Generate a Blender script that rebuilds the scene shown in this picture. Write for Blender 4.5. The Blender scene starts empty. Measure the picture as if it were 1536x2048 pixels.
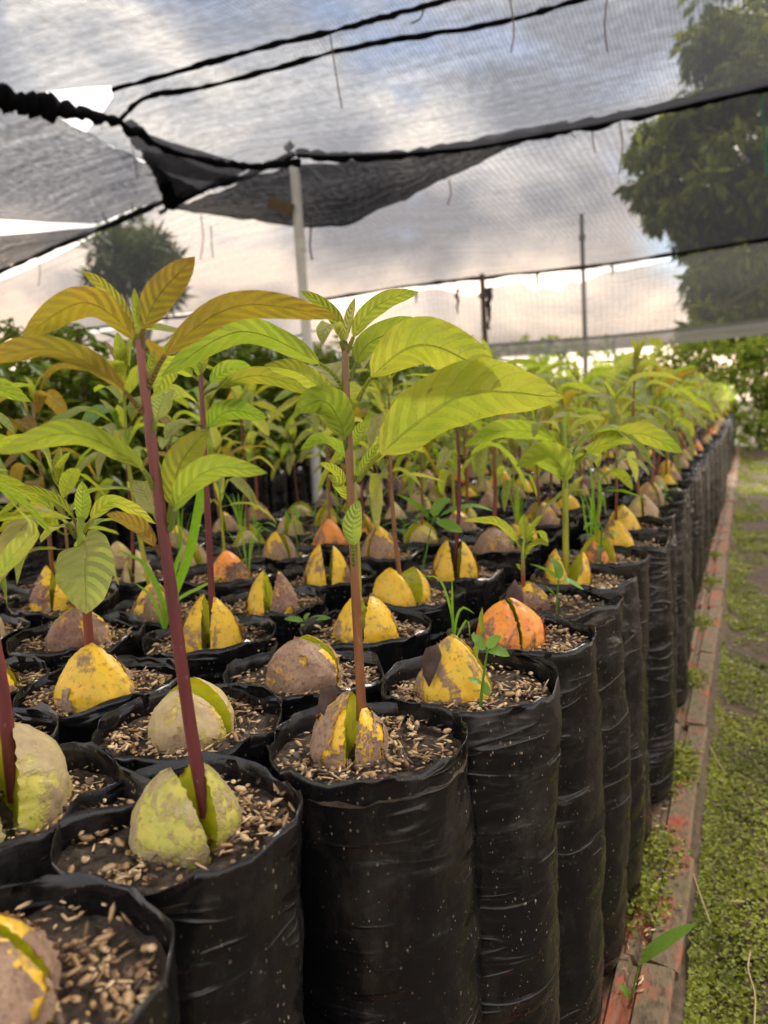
import bpy, math, random
import numpy as np
from mathutils import Vector, Matrix, noise as mnoise
rnd = random.Random(7)
SC = bpy.context.scene
COL = SC.collection

# ------------------------------------------------------------------ camera, sky, sun, exposure
CAMZ = .65
F_PX, ROLL, PITCH, AZ = 1539., .055, math.radians(7.2), math.radians(-25.4)
FW = Vector((math.sin(AZ)*math.cos(PITCH), math.cos(AZ)*math.cos(PITCH), -math.sin(PITCH)))
_r0 = Vector((math.cos(AZ), -math.sin(AZ), 0)); _u0 = _r0.cross(FW)
_n = math.hypot(1, ROLL)
RT = (_r0 - ROLL*_u0)/_n
UPV = (ROLL*_r0 + _u0)/_n
FWH = Vector((FW.x, FW.y, 0)).normalized()
CAMP = Vector((0, 0, CAMZ))
cd = bpy.data.cameras.new('camera'); cam = bpy.data.objects.new('camera', cd); COL.objects.link(cam)
cd.sensor_fit = 'VERTICAL'; cd.sensor_height = 36; cd.lens = F_PX/2048*36
cd.clip_start = .02; cd.clip_end = 2000
cd.dof.use_dof = True; cd.dof.focus_distance = .58; cd.dof.aperture_fstop = 8.0
cam.matrix_world = Matrix(((RT.x, UPV.x, -FW.x, 0), (RT.y, UPV.y, -FW.y, 0), (RT.z, UPV.z, -FW.z, CAMZ), (0, 0, 0, 1)))
SC.camera = cam
SUN_EL, SUN_AZ = math.radians(48), math.radians(20)          # azimuth from +Y towards +X
W = bpy.data.worlds.new('World'); SC.world = W; W.use_nodes = True
nt = W.node_tree; nt.nodes.clear()
def wn(t, **k):
    n = nt.nodes.new(t)
    for a, b in k.items(): setattr(n, a, b)
    return n
def wl(a, b): nt.links.new(a, b)
sky = wn('ShaderNodeTexSky', sky_type='NISHITA'); sky.sun_disc = False
sky.sun_elevation = SUN_EL; sky.sun_rotation = SUN_AZ; sky.dust_density = 2.0
bgs = wn('ShaderNodeBackground'); bgs.inputs[1].default_value = .12; wl(sky.outputs[0], bgs.inputs[0])
tc = wn('ShaderNodeTexCoord'); mp = wn('ShaderNodeMapping'); mp.inputs['Scale'].default_value = (1, 1, 1.9)
mp.inputs['Location'].default_value = (3.1, .4, 0)
wl(tc.outputs['Generated'], mp.inputs[0])
n1 = wn('ShaderNodeTexNoise'); n1.inputs['Scale'].default_value = 3.2; n1.inputs['Detail'].default_value = 7; n1.inputs['Roughness'].default_value = .52
n1.inputs['Distortion'].default_value = .3
wl(mp.outputs[0], n1.inputs['Vector'])
cm = wn('ShaderNodeValToRGB'); cm.color_ramp.elements[0].position = .33; cm.color_ramp.elements[1].position = .45
wl(n1.outputs[0], cm.inputs[0])
n2 = wn('ShaderNodeTexNoise'); n2.inputs['Scale'].default_value = 5.0; n2.inputs['Detail'].default_value = 6; n2.inputs['Distortion'].default_value = .25
mp2 = wn('ShaderNodeMapping'); mp2.inputs['Location'].default_value = (7.7, 2.2, 1.0); mp2.inputs['Scale'].default_value = (1, 1, 1.7); wl(tc.outputs['Generated'], mp2.inputs[0]); wl(mp2.outputs[0], n2.inputs['Vector'])
cc = wn('ShaderNodeValToRGB'); cr = cc.color_ramp
cr.elements[0].position = .38; cr.elements[0].color = (.48, .50, .56, 1)
cr.elements[1].position = .62; cr.elements[1].color = (1.5, 1.38, 1.25, 1)
e = cr.elements.new(.52); e.color = (.92, .91, .92, 1)
wl(n2.outputs[0], cc.inputs[0])
sx = wn('ShaderNodeSeparateXYZ'); wl(tc.outputs['Generated'], sx.inputs[0])
hr = wn('ShaderNodeValToRGB'); hr.color_ramp.elements[0].position = .05; hr.color_ramp.elements[0].color = (.98, .76, .58, 1)
hr.color_ramp.elements[1].position = .36; hr.color_ramp.elements[1].color = (1, 1, 1, 1)
wl(sx.outputs['Z'], hr.inputs[0])
mm = wn('ShaderNodeMixRGB', blend_type='MULTIPLY'); mm.inputs[0].default_value = 1
wl(cc.outputs[0], mm.inputs[1]); wl(hr.outputs[0], mm.inputs[2])
bgc = wn('ShaderNodeBackground'); bgc.inputs[1].default_value = .80; wl(mm.outputs[0], bgc.inputs[0])
mxw = wn('ShaderNodeMixShader'); wl(cm.outputs[0], mxw.inputs[0]); wl(bgs.outputs[0], mxw.inputs[1]); wl(bgc.outputs[0], mxw.inputs[2])
wo = wn('ShaderNodeOutputWorld'); wl(mxw.outputs[0], wo.inputs[0])
sd = bpy.data.lights.new('sun', 'SUN'); sun = bpy.data.objects.new('sun', sd); COL.objects.link(sun)
sd.energy = 4.0; sd.angle = math.radians(12); sd.color = (1, .93, .82)
_sv = Vector((math.sin(SUN_AZ)*math.cos(SUN_EL), math.cos(SUN_AZ)*math.cos(SUN_EL), math.sin(SUN_EL)))
sun.rotation_euler = _sv.to_track_quat('Z', 'Y').to_euler()
vs = SC.view_settings; vs.view_transform = 'Standard'; vs.look = 'None'; vs.exposure = 1.55; vs.gamma = 1
SC.cycles.use_denoising = True
SC.cycles.use_adaptive_sampling = True; SC.cycles.adaptive_threshold = .025; SC.cycles.max_bounces = 4; SC.cycles.diffuse_bounces = 3; SC.cycles.glossy_bounces = 2; SC.cycles.transmission_bounces = 3; SC.cycles.transparent_max_bounces = 12; SC.cycles.sample_clamp_indirect = 6

# ------------------------------------------------------------------ unprojection of measured points
def ray(x, y): return FW + RT*((x-768)/F_PX) - UPV*((y-1024)/F_PX)
def on_z(x, y, z):
    d = ray(x, y); return CAMP + d*((z-CAMZ)/d.z)
def on_y(x, y, Y):
    d = ray(x, y); return CAMP + d*(Y/d.y)
def on_facing(x, y, base, dz=0.):          # upright plane through base that faces the viewer, dz metres behind it
    d = ray(x, y); t = ((base-CAMP).dot(FWH)+dz)/d.dot(FWH); return CAMP + d*t

# ------------------------------------------------------------------ helpers
class MB:
    def __init__(s): s.v = []; s.f = []; s.uv = {}; s.m = []; s.tint = []
    def grid(s, P, close_u=False, mat=0, uvs=None, tint=None):
        """P[i][j] -> point; faces between rows"""
        b = len(s.v); nu, nv = len(P), len(P[0])
        for i, r in enumerate(P):
            for j, p in enumerate(r):
                s.v.append(tuple(p)); s.tint.append(tint if tint is not None else 0.)
                if uvs: s.uv[b+i*nv+j] = uvs(i, j)
        for i in range(nu-1):
            for j in range(nv if close_u else nv-1):
                k = (j+1) % nv
                s.f.append((b+i*nv+j, b+i*nv+k, b+(i+1)*nv+k, b+(i+1)*nv+j)); s.m.append(mat)
        return b
    def face(s, pts, mat=0, tint=0.):
        b = len(s.v); s.v += [tuple(p) for p in pts]; s.tint += [tint]*len(pts)
        s.f.append(tuple(range(b, b+len(pts)))); s.m.append(mat)
    def box(s, c, d, mat=0, rz=0.):
        cs, sn = math.cos(rz), math.sin(rz); q = []
        for z in (-.5, .5):
            for x, y in ((-.5, -.5), (.5, -.5), (.5, .5), (-.5, .5)):
                X, Y = x*d[0], y*d[1]; q.append((c[0]+X*cs-Y*sn, c[1]+X*sn+Y*cs, c[2]+z*d[2]))
        b = len(s.v); s.v += q; s.tint += [0.]*8
        for f in ((3, 2, 1, 0), (4, 5, 6, 7), (0, 1, 5, 4), (1, 2, 6, 5), (2, 3, 7, 6), (3, 0, 4, 7)):
            s.f.append(tuple(b+i for i in f)); s.m.append(mat)
    def tube(s, pts, rad, n=8, mat=0, cap=True, tint=None):
        pts = [Vector(p) for p in pts]; rows = []
        if not hasattr(rad, '__len__'): rad = [rad]*len(pts)
        ref = Vector((.31, .17, .93)); L = [0.]
        for i in range(1, len(pts)): L.append(L[-1]+(pts[i]-pts[i-1]).length)
        for i, p in enumerate(pts):
            t = (pts[min(i+1, len(pts)-1)]-pts[max(i-1, 0)]).normalized()
            if abs(t.dot(ref)) > .9: ref = Vector((.93, .3, .1))
            a = t.cross(ref).normalized(); b = t.cross(a)
            rows.append([p+(a*math.cos(2*math.pi*k/n)+b*math.sin(2*math.pi*k/n))*rad[i] for k in range(n)])
        tot = max(L[-1], 1e-6)
        s.grid(rows, True, mat, lambda i, j: (L[i]/tot, j/n), tint)
        if cap:
            for r in (rows[0][::-1], rows[-1]): s.face(r, mat, tint or 0.)
    def mesh(s, name, mats, smooth=True, tint=False):
        me = bpy.data.meshes.new(name); me.from_pydata(s.v, [], s.f)
        for m in mats: me.materials.append(M[m])
        if len(mats) > 1: me.polygons.foreach_set('material_index', s.m)
        if smooth: me.polygons.foreach_set('use_smooth', [True]*len(me.polygons))
        if s.uv:
            ul = me.uv_layers.new(name='UVMap'); li = np.zeros(len(me.loops), np.int32); me.loops.foreach_get('vertex_index', li)
            arr = np.zeros((len(s.v), 2), np.float32)
            for k, q in s.uv.items(): arr[k] = q
            ul.data.foreach_set('uv', arr[li].ravel())
        if tint:
            at = me.attributes.new('tint', 'FLOAT', 'POINT'); at.data.foreach_set('value', s.tint)
        me.update(); return me
def link(name, me, parent=None, loc=None, rot=None, sc=None, col=None):
    o = bpy.data.objects.new(name, me); COL.objects.link(o)
    if parent: o.parent = parent
    if loc is not None: o.location = loc
    if rot is not None: o.rotation_euler = rot
    if sc is not None: o.scale = sc if hasattr(sc, '__len__') else (sc, sc, sc)
    if col is not None: o.color = (*col[:3], col[3] if len(col) > 3 else 1)
    return o
def tag(o, label=None, cat=None, group=None, kind=None):
    if label: o['label'] = label
    if cat: o['category'] = cat
    if group: o['group'] = group
    if kind: o['kind'] = kind
    return o
def smooth_curve(P, n):
    P = [Vector(p) for p in P]; out = []
    Q = [2*P[0]-P[1]]+P+[2*P[-1]-P[-2]]
    seg = len(P)-1
    for i in range(n+1):
        u = i/n*seg; k = min(int(u), seg-1); t = u-k
        a, b, c, d = Q[k:k+4]
        out.append(.5*((2*b)+(c-a)*t+(2*a-5*b+4*c-d)*t*t+(3*b-a-3*c+d)*t**3))
    return out
def nz(x, y=0., z=0.): return mnoise.noise(Vector((x, y, z)))

# ------------------------------------------------------------------ materials
M = {}
class NT:
    def __init__(s, name):
        m = bpy.data.materials.new(name); m.use_nodes = True; s.m = m; s.t = m.node_tree; s.t.nodes.clear(); M[name] = m
        s.out = s.n('ShaderNodeOutputMaterial')
    def n(s, t, **k):
        x = s.t.nodes.new(t)
        for a, b in k.items(): setattr(x, a, b)
        return x
    def l(s, a, b): s.t.links.new(a, b)
    def put(s, sock, v):
        if isinstance(v, bpy.types.NodeSocket): s.l(v, sock)
        elif v is not None:
            if hasattr(v, '__len__') and len(v) == 3 and sock.type == 'RGBA': v = (*v, 1)
            sock.default_value = v
    def math(s, op, a, b=None, c=None, clamp=False):
        x = s.n('ShaderNodeMath', operation=op); x.use_clamp = clamp
        for i, v in enumerate((a, b, c)): s.put(x.inputs[i], v)
        return x.outputs[0]
    def mix(s, f, a, b, mode='MIX'):
        x = s.n('ShaderNodeMixRGB', blend_type=mode); s.put(x.inputs[0], f); s.put(x.inputs[1], a); s.put(x.inputs[2], b); return x.outputs[0]
    def ramp(s, f, *st):
        x = s.n('ShaderNodeValToRGB'); r = x.color_ramp
        while len(r.elements) < len(st): r.elements.new(.5)
        for e, (p, c) in zip(r.elements, st):
            e.position = p; e.color = (c, c, c, 1) if not hasattr(c, '__len__') else (*c[:3], 1)
        s.put(x.inputs[0], f); return x.outputs[0]
    def noise(s, vec, scale, detail=4, rough=.5, dist=0., typ=None):
        x = s.n('ShaderNodeTexNoise')
        if typ: x.noise_type = typ
        s.put(x.inputs['Vector'], vec); x.inputs['Scale'].default_value = scale; x.inputs['Detail'].default_value = detail
        x.inputs['Roughness'].default_value = rough; x.inputs['Distortion'].default_value = dist
        return x.outputs[0]
    def coords(s, scale=(1, 1, 1), rand=True, which='Object'):
        tc = s.n('ShaderNodeTexCoord'); v = tc.outputs[which]
        if rand:
            oi = s.n('ShaderNodeObjectInfo'); a = s.n('ShaderNodeVectorMath', operation='ADD')
            sc_ = s.n('ShaderNodeVectorMath', operation='SCALE'); sc_.inputs[0].default_value = (7.3, 3.9, 5.1); s.l(oi.outputs['Random'], sc_.inputs['Scale'])
            s.l(v, a.inputs[0]); s.l(sc_.outputs[0], a.inputs[1]); v = a.outputs[0]
        mp = s.n('ShaderNodeMapping'); mp.inputs['Scale'].default_value = scale; s.l(v, mp.inputs[0]); return mp.outputs[0]
    def bump(s, h, strength=.3, dist=.002):
        b = s.n('ShaderNodeBump'); b.inputs['Strength'].default_value = strength; b.inputs['Distance'].default_value = dist
        s.l(h, b.inputs['Height']); return b.outputs[0]
    def pbr(s, col, rough=.6, spec=.4, normal=None, **k):
        p = s.n('ShaderNodeBsdfPrincipled'); s.put(p.inputs['Base Color'], col); s.put(p.inputs['Roughness'], rough)
        s.put(p.inputs['Specular IOR Level'], spec)
        if normal is not None: s.l(normal, p.inputs['Normal'])
        for a, b in k.items(): s.put(p.inputs[a], b)
        return p.outputs[0]
    def done(s, sh): s.l(sh, s.out.inputs[0])

def leaf_material(name, ptrans=.5, gloss=.42, veins=9., contrast=1.):
    t = NT(name); oi = t.n('ShaderNodeObjectInfo'); uv = t.n('ShaderNodeUVMap'); sx = t.n('ShaderNodeSeparateXYZ'); t.l(uv.outputs[0], sx.inputs[0])
    u, v = sx.outputs[0], sx.outputs[1]
    av = t.math('ABSOLUTE', t.math('SUBTRACT', t.math('MULTIPLY', v, 2), 1))
    wob = t.noise(t.coords((60, 60, 60)), 1, 2)
    ph = t.math('ADD', t.math('SUBTRACT', t.math('MULTIPLY', u, veins), t.math('MULTIPLY', t.math('POWER', av, 1.3), 1.5)), t.math('MULTIPLY', wob, .5))
    fr = t.math('FRACT', ph); d = t.math('ABSOLUTE', t.math('SUBTRACT', fr, .5))       # .5 on a vein
    vein = t.math('MULTIPLY', t.math('SUBTRACT', d, .435), 17, clamp=True)
    rib = t.math('SUBTRACT', 1, t.math('MULTIPLY', av, 16), clamp=True)
    vv = t.math('MAXIMUM', t.math('MULTIPLY', vein, .8), t.math('MULTIPLY', rib, .55))
    big = t.noise(t.coords((25, 25, 25)), 1, 3)
    fine = t.noise(t.coords((420, 420, 420)), 1, 2)
    base = oi.outputs['Color']
    c1 = t.mix(t.ramp(big, (.32, 0.), (.68, 1.)), t.mix(1., base, (.70, .84, .7), 'MULTIPLY'), t.mix(1., base, (1.2, 1.08, 1.2), 'MULTIPLY'))
    c1 = t.mix(t.math('MULTIPLY', t.math('POWER', av, 5), .45), c1, t.mix(1., c1, (1.35, 1.15, .8), 'MULTIPLY'))
    spn = t.noise(t.coords((130, 130, 130)), 1, 2); c1 = t.mix(t.ramp(spn, (.72, 0.), (.76, .55)), c1, (.16, .10, .03))
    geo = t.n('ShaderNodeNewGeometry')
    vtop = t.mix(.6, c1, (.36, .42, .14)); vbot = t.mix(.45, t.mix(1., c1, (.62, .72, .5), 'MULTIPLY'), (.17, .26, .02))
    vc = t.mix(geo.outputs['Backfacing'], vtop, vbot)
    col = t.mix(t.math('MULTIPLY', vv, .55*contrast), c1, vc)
    col = t.mix(t.math('MULTIPLY', t.math('SUBTRACT', 1, geo.outputs['Backfacing']), .13), col, (.42, .46, .33))   # pale sky sheen painted into the colour of the upper face
    hgt = t.math('ADD', t.math('MULTIPLY', t.math('SUBTRACT', .5, d), 1.2), t.math('ADD', t.math('MULTIPLY', fine, .35), t.math('MULTIPLY', rib, -.8)))
    nrm = t.bump(hgt, .85, .0026)
    p = t.pbr(col, t.math('ADD', t.math('MULTIPLY', geo.outputs['Backfacing'], .2), gloss), .45, nrm)
    tr = t.n('ShaderNodeBsdfTranslucent'); t.put(tr.inputs[0], t.mix(1., t.mix(.18, col, (.50, .54, .05)), (1.28, 1.28, .95), 'MULTIPLY')); t.l(nrm, tr.inputs['Normal'])
    mx = t.n('ShaderNodeMixShader'); mx.inputs[0].default_value = ptrans; t.l(p, mx.inputs[1]); t.l(tr.outputs[0], mx.inputs[2]); t.done(mx.outputs[0])
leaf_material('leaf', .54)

def stem_material(name, low, high, start=.55, end=1.):
    t = NT(name); uv = t.n('ShaderNodeUVMap'); sx = t.n('ShaderNodeSeparateXYZ'); t.l(uv.outputs[0], sx.inputs[0])
    c = t.mix(t.ramp(sx.outputs[0], (start, 0.), (end, 1.)), low, high)
    n = t.noise(t.coords((140, 140, 22)), 1, 4); c = t.mix(t.ramp(n, (.3, 0.), (.75, 1.)), t.mix(1., c, (.65, .65, .65), 'MULTIPLY'), t.mix(1., c, (1.35, 1.3, 1.2), 'MULTIPLY'))
    sp = t.noise(t.coords((300, 300, 110)), 1, 1); c = t.mix(t.ramp(sp, (.72, 0.), (.80, .35)), c, (.36, .28, .2))
    t.done(t.pbr(c, .42, .45, t.bump(n, .4, .0015), **{'Subsurface Weight': .05}))
stem_material('stem_maroon', (.105, .022, .026), (.16, .055, .045), .55, 1.)
stem_material('stem_brown', (.20, .085, .035), (.20, .13, .055), .3, 1.)
stem_material('stem_green', (.30, .30, .02), (.20, .30, .025), .1, .9)
stem_material('stem_mixed', (.17, .045, .03), (.22, .30, .03), .4, .8)

def seed_material(name, flesh, flesh2, skin, skin2, cover, spots=.25):
    """cover 0..1 : how much of the thin skin is left on the flesh"""
    t = NT(name); co = t.coords((38, 38, 26))
    n = t.noise(co, 1, 5, .55, .6); n2 = t.noise(t.coords((85, 85, 85)), 1, 5, .6); n3 = t.noise(t.coords((260, 260, 260)), 1, 3, .6)
    f = t.mix(t.ramp(n2, (.32, 0.), (.68, 1.)), flesh, flesh2)
    f = t.mix(t.ramp(t.noise(t.coords((55, 55, 40)), 1, 6, .7), (.50, 0.), (.74, .6)), f, t.mix(.45, f, (.36, .25, .12)))
    f = t.mix(t.math('MULTIPLY', t.ramp(n3, (.54, 0.), (.70, 1.)), spots), f, (.12, .05, .018))
    s_ = t.mix(t.ramp(n2, (.3, 0.), (.7, 1.)), skin, skin2)
    s_ = t.mix(t.math('MULTIPLY', t.ramp(n3, (.35, 0.), (.7, 1.)), .35), s_, t.mix(1., s_, (1.6, 1.6, 1.5), 'MULTIPLY'))
    thr = .72-.44*cover
    m = t.ramp(t.math('ADD', n, t.math('MULTIPLY', t.math('SUBTRACT', n3, .5), .30)), (thr-.05, 0.), (thr+.05, 1.))
    edge = t.ramp(n, (thr-.035, 0.), (thr, 1.), (thr+.03, 0.))
    c = t.mix(m, f, s_); c = t.mix(t.math('MULTIPLY', edge, .25), c, (.09, .045, .02))
    h = t.math('ADD', t.math('MULTIPLY', m, .8), t.math('MULTIPLY', n3, .45))
    t.done(t.pbr(c, t.math('ADD', t.math('MULTIPLY', m, .3), .42), .4, t.bump(h, .7, .0012), **{'Subsurface Weight': .0}))
YEL, ORG, GRN = (.78, .43, .014), (.85, .32, .025), (.42, .40, .03)
seed_material('seed_olive', (.36, .36, .045), (.50, .42, .08), (.37, .30, .14), (.24, .165, .10), .60, .5)
seed_material('seed_tan', (.50, .42, .04), (.62, .46, .08), (.44, .34, .16), (.36, .25, .15), .70, .15)
seed_material('seed_brown', YEL, (.70, .36, .03), (.20, .115, .078), (.34, .225, .155), .72, .3)
seed_material('seed_yellow', YEL, (.62, .42, .03), (.18, .11, .08), (.27, .17, .12), .26, .5)
seed_material('seed_orange', ORG, (.72, .22, .06), (.13, .065, .05), (.26, .15, .12), .34, .4)
seed_material('seed_dark', (.55, .32, .02), (.45, .13, .04), (.11, .055, .045), (.20, .12, .10), .82, .3)
def seed_inner():
    t = NT('seed_inner'); n = t.noise(t.coords((70, 70, 70)), 1, 4); c = t.mix(t.ramp(n, (.3, 0.), (.7, 1.)), (.50, .44, .012), (.33, .36, .015))
    n3 = t.noise(t.coords((50, 50, 50)), 1, 4, .7); c = t.mix(t.ramp(n3, (.60, 0.), (.68, .8)), c, (.14, .03, .012))
    t.done(t.pbr(c, .4, .4, t.bump(n, .4, .001)))
seed_inner()

def bag_material():
    t = NT('bag_plastic')
    fold = t.noise(t.coords((7, 7, 42)), 1, 1.5, .45, .5); ridge = t.math('ABSOLUTE', t.math('SUBTRACT', fold, .5))
    crease = t.ramp(ridge, (0., 1.), (.03, .35), (.09, 0.))
    gate = t.ramp(t.noise(t.coords((11, 11, 13)), 1, 2), (.47, 0.), (.66, 1.))
    crease = t.math('MULTIPLY', crease, gate)
    soft = t.noise(t.coords((16, 16, 34)), 1, 3, .5, .5); grain = t.noise(t.coords((420, 420, 300)), 1, 3)
    hgt = t.math('ADD', t.math('ADD', t.math('MULTIPLY', crease, 1.2), t.math('MULTIPLY', soft, 1.7)), t.math('MULTIPLY', grain, .06))
    nrm = t.bump(hgt, .5, .0042)
    dust = t.noise(t.coords((26, 26, 11)), 1, 6, .68); d1 = t.ramp(dust, (.50, 0.), (.80, .6))
    vor = t.n('ShaderNodeTexVoronoi'); t.l(t.coords((430, 430, 260)), vor.inputs['Vector']); vor.inputs['Scale'].default_value = 1
    rs = t.n('ShaderNodeSeparateXYZ'); t.l(vor.outputs['Color'], rs.inputs[0])
    thr = t.math('MULTIPLY', t.math('POWER', rs.outputs[0], 5), .36)
    speck = t.math('MULTIPLY', t.math('LESS_THAN', vor.outputs['Distance'], thr), t.ramp(t.noise(t.coords((22, 22, 8)), 1, 3), (.36, 0.), (.62, 1.)))
    c = t.mix(d1, (.0062, .0062, .0066), (.050, .043, .036)); c = t.mix(t.math('MULTIPLY', speck, rs.outputs[1]), c, (.34, .26, .18))
    r = t.math('ADD', t.math('MULTIPLY', d1, .5), t.ramp(t.noise(t.coords((40, 40, 25)), 1, 3), (.3, .14), (.7, .32))); r = t.math('ADD', r, t.math('MULTIPLY', speck, .4))
    t.done(t.pbr(c, r, .40, nrm))
bag_material()
def soil_material(name, a, b, scale=120., moss=None, bump=.8):
    t = NT(name); co = t.coords((1, 1, 1), name == 'soil'); n = t.noise(co, scale, 6, .65); m = t.noise(co, scale*.12, 4, .6)
    c = t.mix(t.ramp(n, (.3, 0.), (.72, 1.)), a, b); c = t.mix(t.ramp(m, (.35, .0), (.7, .6)), c, t.mix(1., c, (.45, .42, .4), 'MULTIPLY'))
    if moss: c = t.mix(t.ramp(t.noise(co, 2.6, 6, .68), (.50, 0.), (.66, .6)), c, moss)
    t.done(t.pbr(c, .9, .25, t.bump(n, bump, .006)))
soil_material('soil', (.022, .016, .012), (.13, .095, .068), 150)
soil_material('path_soil', (.045, .030, .020), (.15, .10, .068), 38, (.12, .115, .028))
soil_material('ground', (.045, .032, .020), (.10, .075, .045), 12, (.06, .09, .02))
soil_material('mud', (.050, .035, .022), (.150, .105, .068), 60, (.10, .105, .03))
def tint_material(name, a, b, rough=.6, trans=0., tcol=None):
    t = NT(name); at = t.n('ShaderNodeAttribute', attribute_name='tint'); c = t.mix(at.outputs['Fac'], a, b)
    n = t.noise(t.coords((300, 300, 300), False), 1, 2); c = t.mix(t.ramp(n, (.3, .0), (.7, .35)), c, t.mix(1., c, (.5, .5, .5), 'MULTIPLY'))
    p = t.pbr(c, rough, .35)
    if trans:
        tr = t.n('ShaderNodeBsdfTranslucent'); t.put(tr.inputs[0], t.mix(1., c, tcol or (1.3, 1.3, .7), 'MULTIPLY')); mx = t.n('ShaderNodeMixShader'); mx.inputs[0].default_value = trans
        t.l(p, mx.inputs[1]); t.l(tr.outputs[0], mx.inputs[2]); p = mx.outputs[0]
    t.done(p)
t = NT('husk'); at = t.n('ShaderNodeAttribute', attribute_name='tint')
t.done(t.pbr(t.ramp(at.outputs['Fac'], (0., (.045, .026, .018)), (.22, (.12, .070, .040)), (.45, (.33, .19, .085)), (1., (.66, .47, .27))), .55, .35))
tint_material('cover', (.12, .15, .016), (.40, .42, .05), .55, .3)
tint_material('weed', (.11, .24, .03), (.20, .36, .05), .45, .35)
tint_material('grass_blade', (.16, .36, .02), (.26, .46, .03), .4, .4)
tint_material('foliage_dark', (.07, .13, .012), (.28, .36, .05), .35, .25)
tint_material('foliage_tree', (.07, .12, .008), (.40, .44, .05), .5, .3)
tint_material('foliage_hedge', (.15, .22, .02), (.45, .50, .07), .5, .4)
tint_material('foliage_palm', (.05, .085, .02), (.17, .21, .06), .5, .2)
tint_material('bark', (.06, .045, .035), (.14, .11, .085), .85)
def plain(name, col, rough=.5, spec=.4, nscale=30., amt=.3, dark=(.5, .5, .5)):
    t = NT(name); n = t.noise(t.coords((nscale,)*3), 1, 5, .6); c = t.mix(t.math('MULTIPLY', t.ramp(n, (.4, 0.), (.75, 1.)), amt), col, t.mix(1., col, dark, 'MULTIPLY'))
    t.done(t.pbr(c, rough, spec, t.bump(n, .2, .002)))
plain('white_pipe', (.74, .74, .72), .35, .5, 9, .5, (.55, .5, .42))
plain('grey_pipe', (.22, .21, .19), .6, .3, 12, .5)
plain('timber', (.16, .12, .08), .8, .2, 25, .7)
plain('cord_tan', (.20, .15, .10), .8)
plain('cord_dark', (.010, .010, .011), .8, .1)
plain('cord_green', (.02, .17, .11), .6)
plain('dry_straw', (.40, .30, .16), .7)
plain('dead_skin', (.085, .055, .048), .8, .2, 120, .7)
def tile_material():
    t = NT('clay_tile'); co = t.coords((1, 1, 1), False, 'Object'); n = t.noise(t.coords((16, 8, 16)), 1, 6, .65)
    g = t.noise(t.coords((150, 60, 150)), 1, 4, .6)
    c = t.mix(t.ramp(n, (.37, 0.), (.50, 1.)), (.34, .075, .034), (.165, .115, .066)); c = t.mix(t.ramp(n, (.56, 0.), (.68, .8)), c, (.12, .115, .028))
    c = t.mix(t.ramp(g, (.48, 0.), (.68, .8)), c, (.050, .033, .020))
    t.done(t.pbr(c, .75, .3, t.bump(g, .5, .003)))
tile_material()
def net_material(name, clear, thread=(.035, .036, .04), amp=.18, su=75., sv=125.):
    t = NT(name); uv = t.n('ShaderNodeUVMap'); sx = t.n('ShaderNodeSeparateXYZ'); t.l(uv.outputs[0], sx.inputs[0])
    wob = t.noise(uv.outputs[0], 3.0, 3, .6); w2 = t.noise(uv.outputs[0], 30., 2, .6)
    def wave(s_, k, w): return t.math('SINE', t.math('ADD', t.math('MULTIPLY', s_, k*6.2832), t.math('MULTIPLY', wob, w)))
    a = wave(sx.outputs[0], su, 9); b = wave(sx.outputs[1], sv, 14)
    mp = t.n('ShaderNodeMapping'); mp.inputs['Scale'].default_value = (1.2, 26, 1); t.l(uv.outputs[0], mp.inputs[0])
    streak = t.noise(mp.outputs[0], 1, 4, .6)
    f = t.math('ADD', clear, t.math('ADD', t.math('MULTIPLY', a, amp*.3), t.math('MULTIPLY', b, amp*.4)))
    f = t.math('ADD', f, t.math('MULTIPLY', t.math('SUBTRACT', streak, .5), amp*1.7)); f = t.math('ADD', f, t.math('MULTIPLY', t.math('SUBTRACT', w2, .5), amp*1.6), clamp=True)
    df = t.n('ShaderNodeBsdfDiffuse'); t.put(df.inputs[0], thread); tl = t.n('ShaderNodeBsdfTranslucent'); t.put(tl.inputs[0], tuple(x*2.4 for x in thread))
    ad = t.n('ShaderNodeMixShader'); ad.inputs[0].default_value = .5; t.l(df.outputs[0], ad.inputs[1]); t.l(tl.outputs[0], ad.inputs[2])
    tp = t.n('ShaderNodeBsdfTransparent'); mx = t.n('ShaderNodeMixShader'); t.l(f, mx.inputs[0]); t.l(ad.outputs[0], mx.inputs[1]); t.l(tp.outputs[0], mx.inputs[2]); t.done(mx.outputs[0])
net_material('net_roof', .25, (.018, .018, .02), .17)
net_material('net_left', .14, (.014, .014, .016), .24, 60, 80)
net_material('net_far', .31, (.010, .010, .011), .13, 30, 40)
net_material('net_dense', .0, (.008, .008, .009), .05, 46, 46)
net_material('net_flap', .05, (.010, .010, .011), .26, 60, 75)
net_material('net_bunch', .0, (.014, .014, .016), .02)
net_material('net_curtain', .38, (.03, .03, .029), .08, 20, 26)
net_material('net_hem', .30, (.11, .107, .10), .06, 20, 26)

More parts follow.
